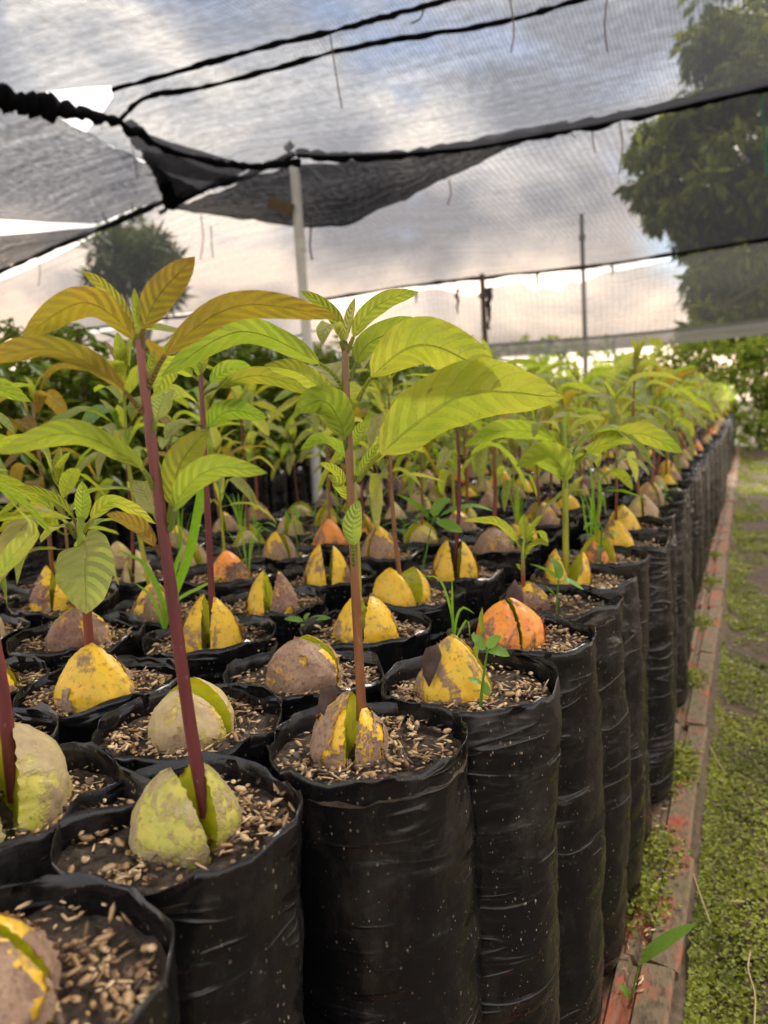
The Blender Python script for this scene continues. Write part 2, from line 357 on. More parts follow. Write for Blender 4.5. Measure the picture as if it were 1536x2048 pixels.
# ------------------------------------------------------------------ the setting: ground, path, tile kerb
KX = -.070                                             # outer edge of the tile kerb
m = MB(); n_ = 40
m.grid([[(-60+120*i/n_, -20+140*j/n_, -.085+.004*nz(i, j)) for i in range(n_+1)] for j in range(n_+1)])
tag(link('ground', m.mesh('ground', ['ground'])), kind='structure')
m = MB(); xs = [KX-.02+1.9*(i/60)**1.5 for i in range(61)]; ys = [-.3+11.5*(j/240)**1.7 for j in range(241)]
def path_z(x, y): return -.062+.012*nz(x*5, y*5)+.007*nz(x*19, y*19)+.003*nz(x*60, y*60)+max(0, .02-(x-KX)*.3)*.5
m.grid([[(x, y, path_z(x, y)) for x in xs] for y in ys])
tag(link('path', m.mesh('path', ['path_soil'])), kind='structure')
m = MB()
m.grid([[(x, -.5+11.2*j/30, -.012) for x in (-1.12, -.19)] for j in range(31)])
tag(link('bed_floor', m.mesh('bed_floor', ['mud'])), kind='structure')
m = MB(); ys = [-.3+11*(j/420)**1.5 for j in range(421)]
pr = [(KX-.13, -.03), (KX-.018, -.016), (KX+.001, -.014), (KX+.009, -.020), (KX+.017, -.034), (KX+.024, -.052), (KX+.03, -.10)]
m.grid([[(x+.012*nz(y*7, i*.3, 3)*(i > 2)+.005*nz(y*40, i), y, z+.006*nz(y*22, i*2.)+.004*nz(y*60, i*3.)) for i, (x, z) in enumerate(pr)] for y in ys])
kerb = tag(link('kerb', m.mesh('kerb', ['mud'])), kind='structure')
def tile_mesh(seed):
    L, w = .235, .125; prof = []                       # ribbed clay block, ribs along its length
    for x, z in ((0, -.03), (0, -.001), (.022, 0), (.026, -.011), (.034, -.011), (.038, 0), (.048, 0), (.052, -.011), (.060, -.011), (.064, 0), (.074, 0), (.078, -.011), (.086, -.011), (.090, 0), (.121, 0), (.125, -.004), (.125, -.03)):
        prof.append((x-w, z))
    b = MB(); rows = []
    for j in range(9):
        y = L*(j/8-.5); rows.append([Vector((x+.0012*nz(x*90, y*30, seed), y+.010*nz(x*45, j*5., seed)*(j in (0, 8)), z+.0030*nz(x*60, y*30, seed+4))) for x, z in prof])
    b.grid(rows); b.face(rows[0]); b.face(rows[-1][::-1])
    return b.mesh('tile', ['clay_tile'], False)
tms = [tile_mesh(i*3.7) for i in range(5)]
for k in range(44):
    o = link('tile', tms[k % 5], kerb, (KX+.004*rnd.uniform(-1, 1), .02+.242*k, .001+rnd.uniform(-.004, .002)), (rnd.uniform(-.012, .012), rnd.uniform(-.02, .05), rnd.uniform(-.02, .02)))

# ------------------------------------------------------------------ seedling parts (shared meshes)
def bag_mesh(seed, flap=None, H=.43, R=.0695, rows=84, n=48):
    b = MB(); P = []
    def rad(th, z):
        t_ = z/H; r = R*(1-.015*(1-t_)**2+.018*math.sin(math.pi*t_*1.4+seed))
        r *= 1+.022*math.cos(2*th+seed)+.012*math.cos(3*th+seed*2.1)+.010*math.cos(4*th+.3)
        r += .0017*nz(math.cos(th)*1.6+seed, math.sin(th)*1.6, z*60)+.0034*nz(math.cos(th)*1.3, math.sin(th)*1.3+seed, z*17)-.0022*max(0, .12-abs(nz(math.cos(th)*1.1+seed*2, math.sin(th)*1.1, z*26)))/.12
        r += .0030*max(0, 1-abs(((th-seed*1.3+math.pi) % (2*math.pi))-math.pi)/.09)       # welded side seam
        if t_ < .06: r *= .90+.10*math.sqrt(max(0, t_/.06))
        return r
    def rimz(th): return H+.008*nz(math.cos(th)*1.4+seed*3, math.sin(th)*1.4, 1)+.0045*nz(math.cos(th)*4, math.sin(th)*4, seed)+.002*nz(math.cos(th)*11, math.sin(th)*11, seed)
    def fl(th):
        if flap is None: return 0.
        d = abs(((th-flap+math.pi) % (2*math.pi))-math.pi); return max(0., 1-d/.55)
    for i in range(rows+1):
        t_ = i/rows; row = []
        for k in range(n):
            th = 2*math.pi*k/n; z = t_*rimz(th); r = rad(th, z); q = fl(th)*max(0, (t_-.84)/.16)
            r += q*q*.045; z += q*.018-q*q*.012
            r += max(0, (t_-.91)/.09)*(.0032*nz(math.cos(th)*4.5, math.sin(th)*4.5, seed*2)+.0035*nz(math.cos(th)*1.9, math.sin(th)*1.9, seed*5+2))
            bd = 4*t_*(1-t_); ln = .007*(1-t_)*math.sin(seed*5.1); row.append((r*math.cos(th)+bd*.007*math.sin(seed*2.9)+ln, r*math.sin(th)+bd*.007*math.cos(seed*1.7), z))
        P.append(row)
    top = P[-1]
    for dz, dr in ((-.0002, .0004), (-.012, .0008), (-.03, .0016), (-.05, .0025)):
        row = []
        for k in range(n):
            x, y, z = top[k]; th = 2*math.pi*k/n; base = (math.hypot(x, y)-fl(th)**2*.045 if dz > -.02 else rad(th, H+dz))-dr; q = fl(th)*max(0, 1+dz/.04); rr = base+q*q*.043
            row.append((rr*math.cos(th), rr*math.sin(th), z+dz))
        P.append(row)
    b.grid(P, True, 0); b.face([P[0][k] for k in range(n)][::-1])
    return b.mesh('plastic_bag', ['bag_plastic'])
BAGS = [bag_mesh(i*1.73+.4) for i in range(10)]
BAG_FLAP = bag_mesh(5.2, flap=.35)
BAGS_FAR = [bag_mesh(i*2.1+.7, rows=14, n=16) for i in range(3)]
SOILZ = .417
def soil_mesh(seed, R=.068, rings=20, n=48):
    b = MB(); P = []
    for i in range(rings+1):
        r = R*i/rings; P.append([(r*math.cos(2*math.pi*k/n), r*math.sin(2*math.pi*k/n), (.0034*nz(r*170*math.cos(2*math.pi*k/n)+seed, r*170*math.sin(2*math.pi*k/n))+.0035*nz(r*60*math.cos(2*math.pi*k/n)+seed, r*60*math.sin(2*math.pi*k/n)))+.004*nz(r*22*math.cos(2*math.pi*k/n), r*22*math.sin(2*math.pi*k/n)+seed)-.003*(i/rings)**3) for k in range(n)])
    b.grid(P, True); return b.mesh('soil', ['soil'])
SOILS = [soil_mesh(i*7.1) for i in range(4)]
def husk_mesh(seed, count, R=.064):
    r_ = random.Random(seed); b = MB()
    cl = [(r_.uniform(.45, .95)*R, r_.uniform(0, 6.28)) for _ in range(9)]
    for i in range(count):
        if r_.random() < .72:
            q = r_.choice(cl); x, y = q[0]*math.cos(q[1])+r_.gauss(0, .011), q[0]*math.sin(q[1])+r_.gauss(0, .011)
        else:
            a, q = r_.uniform(0, 6.28), R*math.sqrt(r_.random()); x, y = q*math.cos(a), q*math.sin(a)
        if math.hypot(x, y) > R or math.hypot(x, y) < .014: continue
        L, w, h = r_.choice((r_.uniform(.002, .005), r_.uniform(.005, .013))), r_.uniform(.0007, .0026), r_.uniform(.0004, .0009)
        Mx = Matrix.Translation((x, y, .0016+abs(r_.gauss(0, .0018)))) @ Matrix.Rotation(r_.uniform(0, 6.28), 4, 'Z') @ Matrix.Rotation(r_.gauss(0, .28), 4, 'Y') @ Matrix.Rotation(r_.uniform(-.7, .7), 4, 'X')
        k = len(b.v); ti = min(1, max(0, r_.gauss(.50, .30)))
        if i % 55 == 0:                                 # torn bit of dead leaf or skin
            ti = r_.uniform(0, .3); n_s = r_.choice((5, 6)); q = r_.uniform(.0015, .004)
            b.face([Mx @ Vector((q*r_.uniform(.6, 1.2)*math.cos(6.283*w_/n_s), q*r_.uniform(.5, 1.)*math.sin(6.283*w_/n_s), .0015+r_.uniform(0, .0018))) for w_ in range(n_s)], 0, ti); continue
        pts = [(-L/2, 0, 0)]
        for sx_, s in ((-.25, .85), (.18, 1.)): pts += [(sx_*L, w*s, 0), (sx_*L, 0, h*s), (sx_*L, -w*s, 0), (sx_*L, 0, -h*s)]
        pts.append((L/2, 0, 0))
        b.v += [tuple(Mx @ Vector(p)) for p in pts]; b.tint += [ti]*10
        for a in range(4):
            c = (a+1) % 4
            b.f += [(k, k+1+c, k+1+a), (k+1+a, k+1+c, k+5+c, k+5+a), (k+9, k+5+a, k+5+c)]; b.m += [0]*3
    return b.mesh('rice_husks', ['husk'], True, True)
HUSKS = [husk_mesh(i, 620) for i in range(6)]
HUSKS_FEW = [husk_mesh(i+20, 150) for i in range(3)]

def half_seed(seed, R=.027, H=.046, sharp=1.0, conc=.25, res=15, skin=None):
    """half of a split avocado stone: rounded outside (+y) and a flat inner face (y=0); skin=(cover, variant) gives the peeling shell instead"""
    b = MB(); nt_, na = res, res; P = []; lean = .10*R*math.sin(seed*2.3)
    for i in range(nt_+1):
        t_ = -.28+1.28*i/nt_; tt = max(t_, 0)
        r = R*max(0., (1-tt**(1.75*sharp)))**.78; row = []
        if t_ < 0: r *= 1-.25*(t_/.28)**2
        for k in range(na+1):
            a = math.pi*k/na; ed = max(0, 1-min(k, na-k)/(na*.12))
            d = 1+.12*nz(math.cos(a)*1.6+seed, math.sin(a)*1.6, t_*2.2)+.035*nz(math.cos(a)*5, math.sin(a)*5+seed, t_*7)+.016*nz(math.cos(a)*14, math.sin(a)*14, t_*20+seed)
            d += ed*(.05*nz(t_*26, seed, k > na/2)-.02)
            row.append((r*math.cos(a)*d*1.04+lean*tt*tt, r*math.sin(a)*d*.94+.0016*ed*nz(t_*22, seed+5), H*t_+.001*nz(k*.8, i*.8, seed)))
        P.append(row)
    if skin:
        cover, var = skin; thr = .62-1.15*cover
        def val(p): return nz(p[0]*46+var*9.1, p[1]*46, p[2]*34)+.45*nz(p[0]*120, p[1]*120+var, p[2]*110)+.22*nz(p[0]*300, p[1]*300, p[2]*300+var)+.25*(.5-p[2]/H)
        V = [[val(p) for p in r] for r in P]; idx = {}
        def vert(i, k):
            if (i, k) not in idx:
                p = Vector(P[i][k]); q = max(0, 1-(V[i][k]-thr)/.16); n = Vector((p.x-lean, p.y, .3*R)).normalized()
                idx[i, k] = len(b.v); b.v.append(tuple(p+n*(.0005+.0010*q*q))); b.tint.append(0.)
            return idx[i, k]
        on = {(i, k) for i in range(nt_) for k in range(na) if (V[i][k]+V[i+1][k]+V[i][k+1]+V[i+1][k+1])/4 > thr}; best = set()
        while on:
            st = [on.pop()]; comp = set(st)
            while st:
                i, k = st.pop()
                for q in ((i+1, k), (i-1, k), (i, k+1), (i, k-1)):
                    if q in on: on.discard(q); comp.add(q); st.append(q)
            if len(comp) > len(best): best = comp
        for i in range(nt_):
            for k in range(na):
                if (i, k) in best:
                    b.f.append((vert(i, k), vert(i, k+1), vert(i+1, k+1), vert(i+1, k))); b.m.append(0)
        return b
    b.grid(P, False, 0)
    Q = []
    for i in range(nt_+1):
        x0, x1, z = P[i][0][0], P[i][-1][0], P[i][0][2]; y0, y1 = P[i][0][1], P[i][-1][1]
        Q.append([(x0+(x1-x0)*k/8, (y0 if k == 0 else y1 if k == 8 else .0)+.0008*nz(k*.9, i*.35, seed)+conc*R*.5*math.sin(math.pi*k/8)*min(1, (nt_-i)/3.)*.9, z) for k in range(9)])
    b.grid([r[::-1] for r in Q], False, 1)
    return b
SHAPES = [(0, .030, .043, 1.15, .15), (3, .031, .042, 1.28, .18), (6, .028, .048, .95, .12), (9, .031, .041, 1.4, .2), (12, .029, .038, 1.5, .2), (15, .029, .046, .88, .12)]
def skin_material(name, a, c, d):
    t = NT(name); n = t.noise(t.coords((60, 60, 45)), 1, 6, .65); g = t.noise(t.coords((330, 330, 330)), 1, 3, .6)
    col = t.mix(t.ramp(n, (.32, 0.), (.68, 1.)), a, c); col = t.mix(t.ramp(g, (.52, 0.), (.70, .75)), col, d)
    wv = t.n('ShaderNodeMixRGB'); wv.inputs[0].default_value = .06; t.l(t.coords((1, 1, 1)), wv.inputs[1]); nn = t.n('ShaderNodeTexNoise'); nn.inputs['Scale'].default_value = 60; t.l(t.coords((1, 1, 1)), nn.inputs['Vector']); t.l(nn.outputs['Color'], wv.inputs[2])
    vo = t.n('ShaderNodeTexVoronoi', feature='DISTANCE_TO_EDGE'); vo.inputs['Scale'].default_value = 52; t.l(wv.outputs[0], vo.inputs['Vector'])
    ck = t.math('MULTIPLY', t.ramp(vo.outputs['Distance'], (.02, 1.), (.06, 0.)), t.ramp(t.noise(t.coords((30, 30, 30)), 1, 2), (.50, 0.), (.62, 1.)))
    col = t.mix(ck, col, (.62, .34, .02))
    t.done(t.pbr(col, .7, .3, t.bump(t.math('ADD', n, t.math('MULTIPLY', g, .6)), .8, .0016)))
skin_material('skin_brown', (.21, .120, .078), (.36, .245, .165), (.10, .050, .034))
skin_material('skin_tan', (.40, .30, .16), (.33, .22, .14), (.20, .12, .08))
skin_material('skin_dark', (.15, .068, .048), (.30, .185, .135), (.06, .025, .020))
STYPE = dict(seed_olive=('seed_olive', None, 0), seed_tan=('seed_tan', 'skin_tan', .38), seed_brown=('seed_yellow', 'skin_brown', .78), seed_yellow=('seed_yellow', 'skin_brown', .30), seed_orange=('seed_orange', 'skin_dark', .38), seed_dark=('seed_yellow', 'skin_dark', .66))
SEEDM = {}
def seed_mesh(shape, mat, hi=False):
    k = (shape, mat, hi)
    if k not in SEEDM:
        SEEDM[k] = half_seed(*SHAPES[shape], 30 if hi else 15).mesh('seed_half', [STYPE[mat][0] if hi else mat, 'seed_inner'])
    return SEEDM[k]
def skin_mesh(shape, mat, var):
    k = (shape, mat, 'skin', var)
    if k not in SEEDM: SEEDM[k] = half_seed(*SHAPES[shape], 30, (STYPE[mat][2], var)).mesh('seed_skin', [STYPE[mat][1]])
    return SEEDM[k]
SEEDF = {}
def seed_far(mat):
    if mat not in SEEDF:
        b = MB(); P = []
        for i in range(7):
            t_ = i/6; r = .027*max(0, 1-t_**1.8)**.78; P.append([(r*math.cos(2*math.pi*k/10)*(1+.1*nz(k, i, 5)), r*math.sin(2*math.pi*k/10), .046*t_-.004) for k in range(10)])
        b.grid(P, True); SEEDF[mat] = b.mesh('seed', [mat])
    return SEEDF[mat]

def leaf_surface(b, pts, width, normal, pet=.14, fold=.32, n=18, wave=.02, seed=0., k=7, droop_edge=.0, pr=.0016):
    """pts: smooth midrib from the stem to the tip; pet: share of it that is stalk"""
    C = smooth_curve(pts, n+6); L = [0.]
    for i in range(1, len(C)): L.append(L[-1]+(C[i]-C[i-1]).length)
    tot = L[-1]
    def at(s):
        s *= tot
        for i in range(1, len(C)):
            if L[i] >= s or i == len(C)-1:
                u = (s-L[i-1])/max(L[i]-L[i-1], 1e-9); return C[i-1].lerp(C[i], u), (C[i]-C[i-1]).normalized()
    b.tube([at(pet*1.05*i/4)[0] for i in range(5)], [pr*1.15, pr, pr*.95, pr*.9, pr*.8], 6, 0)
    for i in range(1, 2): pass
    rows = []
    for i in range(n+1):
        s = i/n; p, T = at(pet+(1-pet)*s)
        S = T.cross(normal).normalized(); N = S.cross(T).normalized()
        w = width*.5*1.85*(max(s, 0)**.62)*((1-s)**.72)*(1 if s < .86 else 1-.25*(s-.86)/.14)
        row = []
        for j in range(k):
            v = -1+2*j/(k-1); f = fold*(abs(v)**1.25)*(1-.3*s)
            wv = wave*math.sin(s*15+seed*2+(1.3 if v > 0 else 0))*abs(v)+wave*.8*nz(s*7, v*2, seed)
            row.append(p+S*(v*w*(1-.12*fold*abs(v)))+N*(w*(f+wv*3-droop_edge*v*v)))
        rows.append(row)
    b.grid(rows, False, 0, lambda i, j: (i/n, j/(k-1)))
UPZ = Vector((0, 0, 1))
def generic_leaf(seed, arch, width, tipdrop, fold):
    b = MB(); r_ = random.Random(seed); side = r_.uniform(-.06, .06)
    pts = [(0, 0, 0), (.13, 0, .06), (.45, side, .06+arch), (.78, side*1.6, .04+arch*.75-tipdrop*.5), (1, side*2.5, .0+arch*.3-tipdrop)]
    leaf_surface(b, pts, width, Vector((0, r_.uniform(-.4, .4), 1)), .12, fold, 14, .03, seed, 5, .06, .011)
    return b.mesh('leaf', ['leaf'])
GL = [generic_leaf(1, .16, .32, .20, .5), generic_leaf(2, .20, .34, .35, .42), generic_leaf(3, .10, .30, .10, .45), generic_leaf(4, .24, .36, .50, .4),
      generic_leaf(5, .14, .38, .28, .40), generic_leaf(6, .05, .32, .00, .50), generic_leaf(7, .22, .32, .42, .45), generic_leaf(8, .02, .36, -.05, .6)]
def leaf_col(kind=None):
    k = kind or rnd.choices(['green', 'lime', 'bronze', 'pale', 'deep'], [32, 34, 13, 17, 4])[0]
    c = dict(green=(.28, .385, .042), lime=(.40, .46, .055), bronze=(.34, .205, .040), pale=(.42, .43, .10), deep=(.10, .22, .022), orange=(.37, .245, .03), olive=(.33, .33, .035))[k]
    q = rnd.uniform(.85, 1.15); return tuple(x*q*rnd.uniform(.94, 1.06) for x in c)
STEMS = {}
def stem_mesh(mat, var, top=True):
    if (mat, var) not in STEMS:
        b = MB(); r_ = random.Random(var); a, c = r_.uniform(-.05, .05), r_.uniform(-.05, .05); pts = []; rr = []
        for i in range(11):
            t_ = i/10; pts.append((a*math.sin(t_*2.6)+.006*nz(t_*5, var), c*math.sin(t_*2.2)+.006*nz(t_*5, var+9.), t_)); rr.append(.0128*(1-.5*t_)*(1.12 if i in (4, 7) else 1))
        b.tube(pts, rr, 8); STEMS[mat, var] = (b.mesh('stem', [mat]), Vector(pts[-1]), [Vector(p) for p in pts])
    return STEMS[mat, var]

ORD = 'first second third fourth fifth sixth seventh eighth ninth tenth eleventh twelfth thirteenth fourteenth fifteenth sixteenth seventeenth eighteenth nineteenth twentieth'.split()
TENS = {2: 'twenty', 3: 'thirty', 4: 'forty', 5: 'fifty', 6: 'sixty'}
def ordinal(n):
    if n <= 20: return ORD[n-1]
    t_, u = divmod(n, 10); return TENS[t_][:-1]+'ieth' if u == 0 else TENS[t_]+'-'+ORD[u-1]
BED_GROUP = 'avocado seedlings in black bags on the tile edged bed'

def place_seed(root, z, mat, shape, rot, opening, off=(0, 0), scale=1., gap=.002, hi=False, asym=1.):
    me = seed_mesh(shape, mat, hi)
    for s in (0, 1):
        a = rot+math.pi*s; d = Vector((-math.sin(a), math.cos(a), 0))
        o = link('seed_half', me, root); tilt = opening*(.7 if s else 1.3); q = scale*(1 if s else .96*asym)
        o.matrix_local = Matrix.Translation(Vector((off[0], off[1], z))+d*gap) @ Matrix.Rotation(a, 4, 'Z') @ Matrix.Rotation(-tilt, 4, 'X') @ Matrix.Diagonal((q, q*(asym if s == 0 else 1.), q, 1))
        if hi and STYPE[mat][1]: link('seed_skin', skin_mesh(shape, mat, rnd.randrange(3)+(4 if s else 0)), o)
def pot(x, y, label, tier, bag=None, hz=1.0, soil=True):
    r = link('potted_seedling', None, None, (x, y, .002)); tag(r, label, 'seedling', BED_GROUP); r.empty_display_size = .05
    bm_ = bag or (rnd.choice(BAGS) if tier < 2 else rnd.choice(BAGS_FAR)); rz = rnd.uniform(0, 6.28) if bag is None else 0.
    link('plastic_bag', bm_, r, (0, 0, 0), (0, 0, rz), (rnd.uniform(.97, 1.03), rnd.uniform(.97, 1.03), hz))
    z = SOILZ*hz
    link('soil', rnd.choice(SOILS), r, (0, 0, z), (0, 0, rnd.uniform(0, 6)))
    if tier < 2 or (tier == 2 and rnd.random() < .5):
        link('rice_husks', rnd.choice(HUSKS if tier == 0 else HUSKS_FEW), r, (0, 0, z), (0, 0, rnd.uniform(0, 6.28)))['kind'] = 'stuff'
    return r, z
def crown(root, base, h, var, mat, tier, rich=1.):
    me, top, pts = stem_mesh(mat, var); th = max(.17, min(.3, h))
    o = link('stem', me, root, base, (0, 0, rnd.uniform(0, 6.28)), (th, th, h)); rot = Matrix.Rotation(o.rotation_euler.z, 4, 'Z')
    def node(t_):
        q = pts[min(10, int(t_*10))]; return Vector(base)+rot @ Vector((q.x*th, q.y*th, q.z*h))
    n = int(rnd.choice((9, 10, 11, 12) if tier < 2 else (9, 10, 11))*rich); az = rnd.uniform(0, 6.28); fam = rnd.choice(['green', 'lime', 'green', 'lime', 'bronze', 'pale', None])
    leaves = []
    for i in range(n):
        t_ = 1-.50*(i/n)**1.25*rnd.uniform(.7, 1.1); az += 2.4+rnd.uniform(-.3, .3)
        L = rnd.uniform(.075, .122)*(1-.25*(i/n))*(.75+.25*min(1, h/.25)); el = rnd.uniform(.35, .75)-.85*(i/n)
        leaves.append((node(t_), az, el, L, rnd.choice(GL[:7]), leaf_col(fam if rnd.random() < .7 else None)))
    for i in range(3):
        az += 2.1; leaves.append((node(1.), az, rnd.uniform(.95, 1.35), rnd.uniform(.035, .065), GL[rnd.choice((5, 7, 2))], leaf_col(rnd.choice(['lime', 'pale', 'bronze', 'lime']))))
    return leaves
def put_leaves(root, leaves):
    for p, az, el, L, me, col in leaves:
        o = link('leaf', me, root, p, (0, -el, az), (L, L*rnd.uniform(.95, 1.25), L), col); o.rotation_mode = 'XYZ'

# ------------------------------------------------------------------ bag positions of the bed (metres): measured near, regular beyond
COLS = [
    [(-.275, .186), (-.292, .322), (-.235, .449), (-.205, .577), (-.198, .717), (-.194, .850), (-.190, .985)],
    [(-.412, .300), (-.378, .437), (-.352, .560), (-.361, .700), (-.374, .846), (-.366, .990)],
    [(-.520, .345), (-.510, .478), (-.507, .630), (-.527, .775), (-.530, .920)],
    [(-.645, .455), (-.660, .595), (-.665, .735), (-.668, .877), (-.672, 1.02)],
    [(-.800, .560), (-.805, .705), (-.812, .85), (-.815, .99)],
    [(-.945, .680), (-.955, .825), (-.96, .97)]]
XC = [-.192, -.356, -.512, -.666, -.818, -.966]
for c, L in enumerate(COLS):
    while L[-1][1] < 10.35: L.append((XC[c]+rnd.uniform(-.008, .008)+.006*math.sin(L[-1][1]*1.7), L[-1][1]+.1435+rnd.uniform(-.003, .003)))
COLNAME = ['column beside tile edge', 'second column from tile edge', 'third column from tile edge', 'fourth column from tile edge', 'fifth column from tile edge', 'column farthest from tile edge']
SEEDMATS = ['seed_olive', 'seed_tan', 'seed_brown', 'seed_yellow', 'seed_orange', 'seed_dark']

def P3(specs, base):                                 # measured outline points -> points around the plant
    out = []
    for s in specs: out.append(on_facing(s[0], s[1], base, s[2] if len(s) > 2 else 0.))
    return out
def hero_stem(root, px, base, r0, r1, mat, name='stem'):
    b = MB(); pts = smooth_curve(P3(px, base), 18); n = len(pts)
    b.tube([p-root.location for p in pts], [(r0+(r1-r0)*i/(n-1))*(1.10 if i in (7, 12, 15) else 1) for i in range(n)], 10)
    return link(name, b.mesh('stem', [mat]), root)
def hero_leaf(root, base, px, wpx, face, col, pet=.16, fold=.34, wave=.034, sidetilt=0.):
    """face: degrees the upper side turns away from the viewer (we see the underside); negative turns it towards us"""
    pts = P3(px, base); a = math.radians(face); nrm = UPZ*math.cos(a)+FWH*math.sin(a)+_r0*sidetilt
    z = (pts[len(pts)//2]-CAMP).dot(FW); b = MB()
    leaf_surface(b, [p-root.location for p in pts], wpx*z/F_PX, nrm, pet, fold, 20, wave, rnd.uniform(0, 9), 9, .05)
    return link('leaf', b.mesh('leaf', ['leaf']), root, col=leaf_col(col) if isinstance(col, str) else col)

# ---- near seedlings described one by one: (column, index) -> settings
HERO = {
 (0, 0): dict(label='bag in the bottom corner, mottled grey stone with a yellow tip', seed=('seed_brown', 0, .5, .02, .95), off=(-.004, -.002)),
 (0, 1): dict(label='tall maroon stem seedling with bronze leaves over a split green stone', seed=('seed_olive', 0, -.40, .13, .98), off=(.004, .0), gap=.003),
 (0, 2): dict(label='front seedling with broad green leaves, brown stone cracked in yellow lines', seed=('seed_brown', 1, -1.3, .05, 1.02), off=(-.008, .0), gap=.0025, asym=.8),
 (0, 3): dict(label='bag with a yellow cone shaped stone and a round leaved weed', seed=('seed_yellow', 5, .3, .03, 1.08), off=(-.014, .0), sprout=1),
 (0, 4): dict(label='bag with a fiery orange split stone, burnt at the tip', seed=('seed_orange', 1, -.9, .015, 1.05), off=(-.014, .0), gap=.0008, asym=1.1),
 (0, 5): dict(label='small seedling with red stem and five little lime leaves', seed=('seed_dark', 4, .4, .25, .8), off=(-.035, .01)),
 (0, 6): dict(label='seedling with thick yellow-green stem and arching leaves beside the tile edge', seed=('seed_dark', 2, -1.1, .30, 1.0), off=(-.02, 0)),
 (1, 0): dict(label='big pale split stone in a bag with a folded plastic flap', seed=('seed_olive', 3, -.5, .13, 1.45), off=(-.006, .0), bag='flap'),
 (1, 1): dict(label='pale tan stone gaping in a wedge, no stem, behind the maroon stem', seed=('seed_tan', 1, 3.45, .15, 1.0), off=(.0, .0)),
 (1, 2): dict(label='round brown stone with yellow scars, no stem, in husk covered soil', seed=('seed_brown', 4, .35, .14, 1.12), off=(.0, .0)),
 (1, 3): dict(label='bright yellow stone split open with a short green shoot', seed=('seed_yellow', 0, -1.3, .06, 1.1), off=(.0, .0)),
 (1, 4): dict(label='yellow stone with one half folded over and a thin brown stem', seed=('seed_yellow', 1, -.5, .3, 1.12), off=(-.01, .0), stem=(.235, 'stem_brown')),
 (1, 5): dict(label='half brown half yellow stone with a dark stem', seed=('seed_dark', 2, -1.15, .12, 1.15), off=(.0, .0), stem=(.26, 'stem_maroon')),
 (2, 0): dict(label='bag at the picture edge with a pale stone and a maroon stem', seed=('seed_tan', 3, .7, .12, 1.1), off=(0, 0), stem=(.24, 'stem_maroon')),
 (2, 1): dict(label='yellow brown-flecked stone under a seedling with a hanging heart shaped leaf', seed=('seed_yellow', 0, .15, .08, 1.2), off=(.004, -.004), asym=.8),
 (2, 2): dict(label='tall yellow stone split in two round a dark maroon stem', seed=('seed_yellow', 2, -1.12, .03, 1.15), off=(0, 0), gap=.004),
 (2, 3): dict(label='brown stone with a single lime sprout, no leaves yet', seed=('seed_dark', 5, -1.2, .12, 1.1), off=(0, 0), sprout=2),
 (2, 4): dict(label='grey brown shrivelled stone with a hole at its top', seed=('seed_dark', 2, -1.0, .10, 1.2), off=(0, 0), sprout=0),
 (3, 1): dict(label='stone with its brown skin peeled open like a cup', seed=('seed_dark', 1, .9, .4, 1.1), off=(0, 0), stem=(.16, 'stem_brown')),
}
pots = {}
flat = sorted(((math.hypot(x, y), c, i) for c, L in enumerate(COLS) for i, (x, y) in enumerate(L)))
single = {(c, i) for d, c, i in flat[:300]}
far_list = [(c, i) for d, c, i in flat[300:]]
for d, c, i in flat[:300]:
    x, y = COLS[c][i]; tier = 0 if d < 1.25 else 1 if d < 2.3 else 2 if d < 3.9 else 3
    h = HERO.get((c, i), {})
    lab = h.get('label') or 'black bag seedling, %s from the front in %s' % (ordinal(i+1), COLNAME[c])
    root, z = pot(x, y, lab, tier, BAG_FLAP if h.get('bag') == 'flap' else None, rnd.uniform(.985, 1.025) if not h else 1.)
    pots[c, i] = (root, z)
    if h:
        mt, shp, ro, op, scl = h['seed']; place_seed(root, z, mt, shp, ro, op, h['off'], scl, h.get('gap', .003), True, h.get('asym', 1.))
        if 'stem' in h: put_leaves(root, crown(root, (h['off'][0], h['off'][1], z+.01), h['stem'][0], rnd.randrange(6), h['stem'][1], 0))
        continue
    mt = rnd.choices(SEEDMATS, [6, 18, 36, 13, 9, 18])[0]
    ox, oy = rnd.uniform(-.012, .012), rnd.uniform(-.012, .012)
    if tier < 2: place_seed(root, z, mt, rnd.choice((0, 1, 2, 2, 3, 5, 5)), rnd.uniform(0, 6.28), rnd.uniform(.01, .14), (ox, oy), rnd.uniform(.92, 1.14), rnd.uniform(.0005, .003), d < 1.7, rnd.uniform(.7, 1.1))
    else: link('seed', seed_far(mt), root, (ox, oy, z), (rnd.uniform(-.2, .2), rnd.uniform(-.2, .2), rnd.uniform(0, 6)), rnd.uniform(.95, 1.15))
    if rnd.random() < .09: continue
    hh = rnd.choices([rnd.uniform(.10, .17), rnd.uniform(.18, .27), rnd.uniform(.26, .31)], [14, 70, 16])[0]
    sm = rnd.choices(['stem_maroon', 'stem_brown', 'stem_green', 'stem_mixed'], [34, 30, 16, 20])[0]
    lv = crown(root, (ox, oy, z+.012), hh, rnd.randrange(6), sm, tier, 1. if hh > .17 else .7)
    if tier < 3: put_leaves(root, lv)
    else:                                              # too far off for single leaves: one crown mesh
        b = MB()
        for p, az, el, L, me, col in lv[:13]:
            q = Matrix.Translation(p) @ Matrix.Rotation(az, 4, 'Z') @ Matrix.Rotation(-el, 4, 'Y')
            pts = [q @ (Vector(v)*L) for v in ((0, 0, 0), (.14, 0, .05), (.5, 0, .2), (.8, 0, .12), (1, 0, -.08))]
            leaf_surface(b, pts, L*.36, q.to_3x3() @ UPZ, .12, .3, 5, .02, 0, 3)
        link('leaves', b.mesh('leaves', ['leaf']), root, col=lv[0][5])
